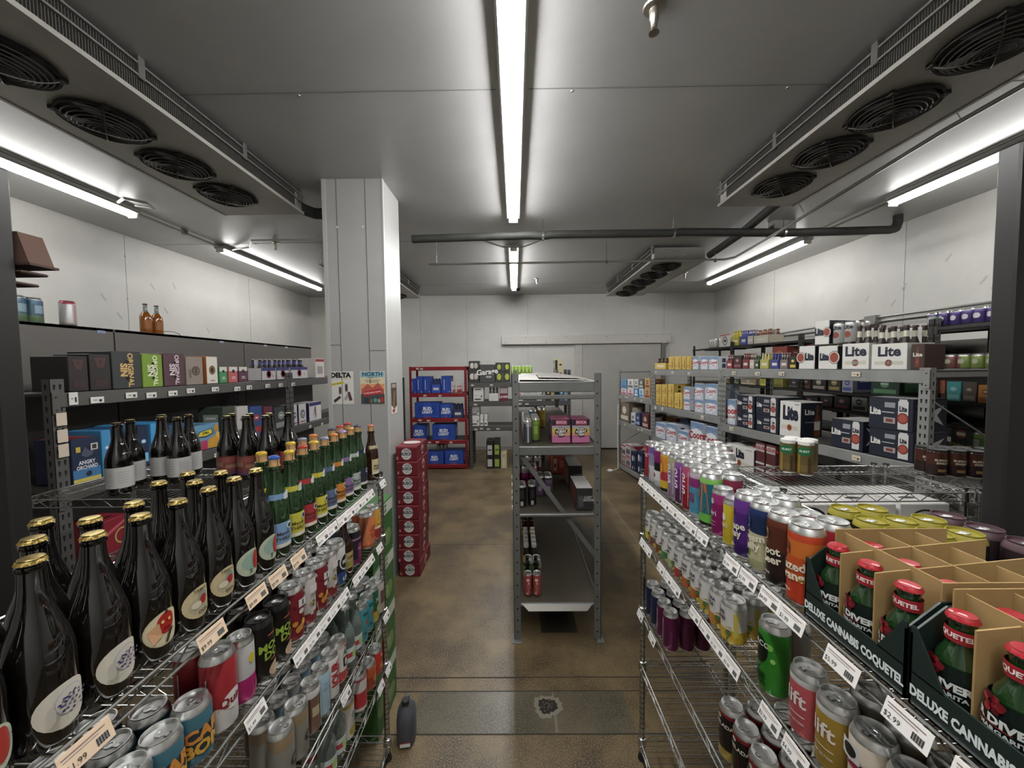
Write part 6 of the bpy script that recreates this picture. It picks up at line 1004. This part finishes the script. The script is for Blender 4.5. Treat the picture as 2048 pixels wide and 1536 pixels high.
# packs on the right rear wire shelves
canpack(None, 0, 0, 0, 0, .157, [(0, '#5c4a26'), (.02, '#6f5a2e'), (.05, '#5f4d28')], 'brown and gold four pack with white lids on rear wire shelf', loc=(1.28, 1.70, 1.39), rz=-.85, n=2, m=2, ring='#cfccc6', items=[('r', -.02, .07, .012, .12, '#94742f'), ('d', 0, .112, .032, .020, '#1e6a3c'), ('t', 'GUEST', 0, .112, .013, '#c9d3c4', .04), ('r', .02, .05, .01, .07, '#3f3320')])
brn = [(0, '#1f1310'), (.03, '#2d1a14'), (.055, '#4a251b'), (.11, '#54291e')]
canpack(None, 0, 0, 0, 0, .122, brn, 'left brown six pack of cans at far right wire shelf', loc=(1.945, 1.62, 1.39), rz=-.25, n=3, m=2, ring='#1b1816', items=[('t', 'BUFFALO', 0, .075, .012, '#c3b59c', .05), ('t', 'SWEAT', 0, .062, .012, '#c3b59c', .05), ('r', 0, .03, .03, .012, '#8a6a3a')])
canpack(None, 0, 0, 0, 0, .1221, brn, 'right brown four pack of cans at far right wire shelf', loc=(2.12, 1.57, 1.39), rz=-.2, n=2, m=2, ring='#1b1816', items=[('t', 'BUFFALO', 0, .075, .012, '#c3b59c', .05), ('r', 0, .03, .03, .012, '#8a6a3a')])
# right wall rack
G = 'packs on the right wall rack'
canpack(frW, 2.19, 1413, 1433, 675, .16, [(0, '#a5a29a')], 'silver can pack at far end of right wall rack top', n=3, m=2, d=.03, r=.036)
place_carton(frW, 2.19, 1440, 1461, 669, .3, dict(c='#c3bdb6', f=[('r', .5, .95, .98, .08, '#a83a40'), ('d', .5, .48, .36, .36, '#22252f'), ('d', .5, .48, .29, .29, '#c3bdb6'), ('s', [(.5, .72), (.55, .55), (.7, .6), (.6, .48), (.7, .36), (.55, .42), (.5, .25), (.45, .42), (.3, .36), (.4, .48), (.3, .6), (.45, .55)], '#22252f')]), 'white carton with dark star emblem on right wall rack top', G)
for k, (a, b, c, gl, lb) in enumerate(((1463, 1479, '#a8a02c', '#b5a434', '#c9be54'), (1481, 1494, '#3f4a9a', '#4a52a0', '#8a90c4'), (1495, 1507, '#b5a8a8', '#2e3a7a', '#c3bcc4'), (1508, 1538, '#bfb6a2', '#5c2416', '#b8866a'))): sixpack(frW, 2.19, a, b, 661-k*.8, c, f'bottle pack on right wall rack top, {ORD[k]} from left', 'bottle packs on the right wall rack top', gl=gl, cap='#b8a99c', lb=lb, d=.02)
for k, (a, b) in enumerate(((1545, 1575), (1600, 1625), (1712, 1750), (1760, 1800))): place_carton(frW, 1.84, a, b, (672, 664, 690, 690)[k], .3, gen(('#8a3a30', '#6b2a28', '#3a302c', '#44302a')[k], '#a8584a'), f'reddish brown carton on right wall rack, {ORD[k]} from left', G, d=.05, zt=2.13)
for k in range(5): canpack(frW, 2.19, 1858+k*23.5, 1880+k*23.5, 657, .122, [(0, '#8fa58a' if k == 0 else '#3f2c6a'), (.09, '#5a3f8a')], f'{"green" if k == 0 else "purple"} can pack on right wall rack top, {ORD[k]} from left', 'purple and green can packs on right wall rack', n=2, m=2, d=.02, r=.042, items=[('d', 0, .06, .018, .02, '#c3bcc8')])
for k in range(4): canpack(frW, 1.84, 1868+k*28, 1892+k*28, 708, .12, [(0, ('#3f4a3c', '#7a4a44', '#7a8a44', '#6f7f3c')[k])], f'short can pack on right wall rack second shelf, {ORD[k]} from left', 'short can packs on the right wall rack', n=2, m=2, d=.03, r=.04, items=[('d', 0, .06, .016, .018, '#a8a890')])
for k, (a, b, t, c, c2) in enumerate(((1877, 1891, 760, '#a8583a', '#3a2a24'), (1893, 1923, 763, '#3f9a9a', '#7ac4c0'), (1925, 1954, 764, '#55483f', '#7a6a5c'), (1956, 1988, 770, '#b8742c', '#8a501c'))): place_carton(frW, 1.585, a, b, t, .22, gen(c, c2), f'{("orange", "turquoise patterned", "grey-brown", "amber orange")[k]} carton on right wall rack third shelf', G)
for k, (a, b, c, c2) in enumerate(((1448, 1462, '#5c3a20', '#a5804a'), (1464, 1478, '#4a5240', '#8a9a78'), (1481, 1512, '#8f7f6a', '#c3b8a0'), (1519, 1546, '#9a9a34', '#c3c05a'), (1548, 1566, '#8a8030', '#5c5a24'), (1576, 1600, '#2a2624', '#544c46'), (1602, 1622, '#231d1b', '#5c3a34'), (1624, 1652, '#231f1e', '#8f8672'), (1656, 1682, '#2c2420', '#8a7a44'), (1684, 1706, '#8f8f98', '#44508a'), (1742, 1800, '#1f3a28', '#5c8a64'))): place_carton(frW, 1.585, a, b, 758-(k > 5)*4, .24, gen(c, c2), f'carton seen between right rack beams, {ORD[k]} from left', 'cartons seen between the right rack beams', d=.02)
for k, (a, b, c, c2) in enumerate(((1640, 1665, '#20201f', '#6a2a34'), (1668, 1700, '#16201c', '#8e3a52'), (1703, 1735, '#8f928c', '#2c2c2a'), (1560, 1600, '#201d1c', '#5a4a3a'), (1602, 1636, '#201d1c', '#7a3a30'))): place_carton(frW, 1.40, a, b, 793, .24, gen(c, c2), f'dim carton low behind the near right bay, {ORD[k]} from left', 'dim cartons behind the near right bay', d=.02)
place_carton(frW, 1.165, 1902, 1946, 846, .25, dict(c='#1d2622', f=[('t', 'STOUT', .5, .25, .2, '#8a7440', .05), ('d', .5, .65, .25, .25, '#7a3a2e'), ('r', .5, .65, .4, .1, '#c3b59c')]), 'dark green stout carton at right beside the black post', G)
canpack(frW, 1.165, 1950, 1985, 850, .2, [(0, '#4a6a2c'), (.15, '#5f7f34')], 'green can pack beside the dark stout carton', n=2, m=2, d=.02, r=.05)
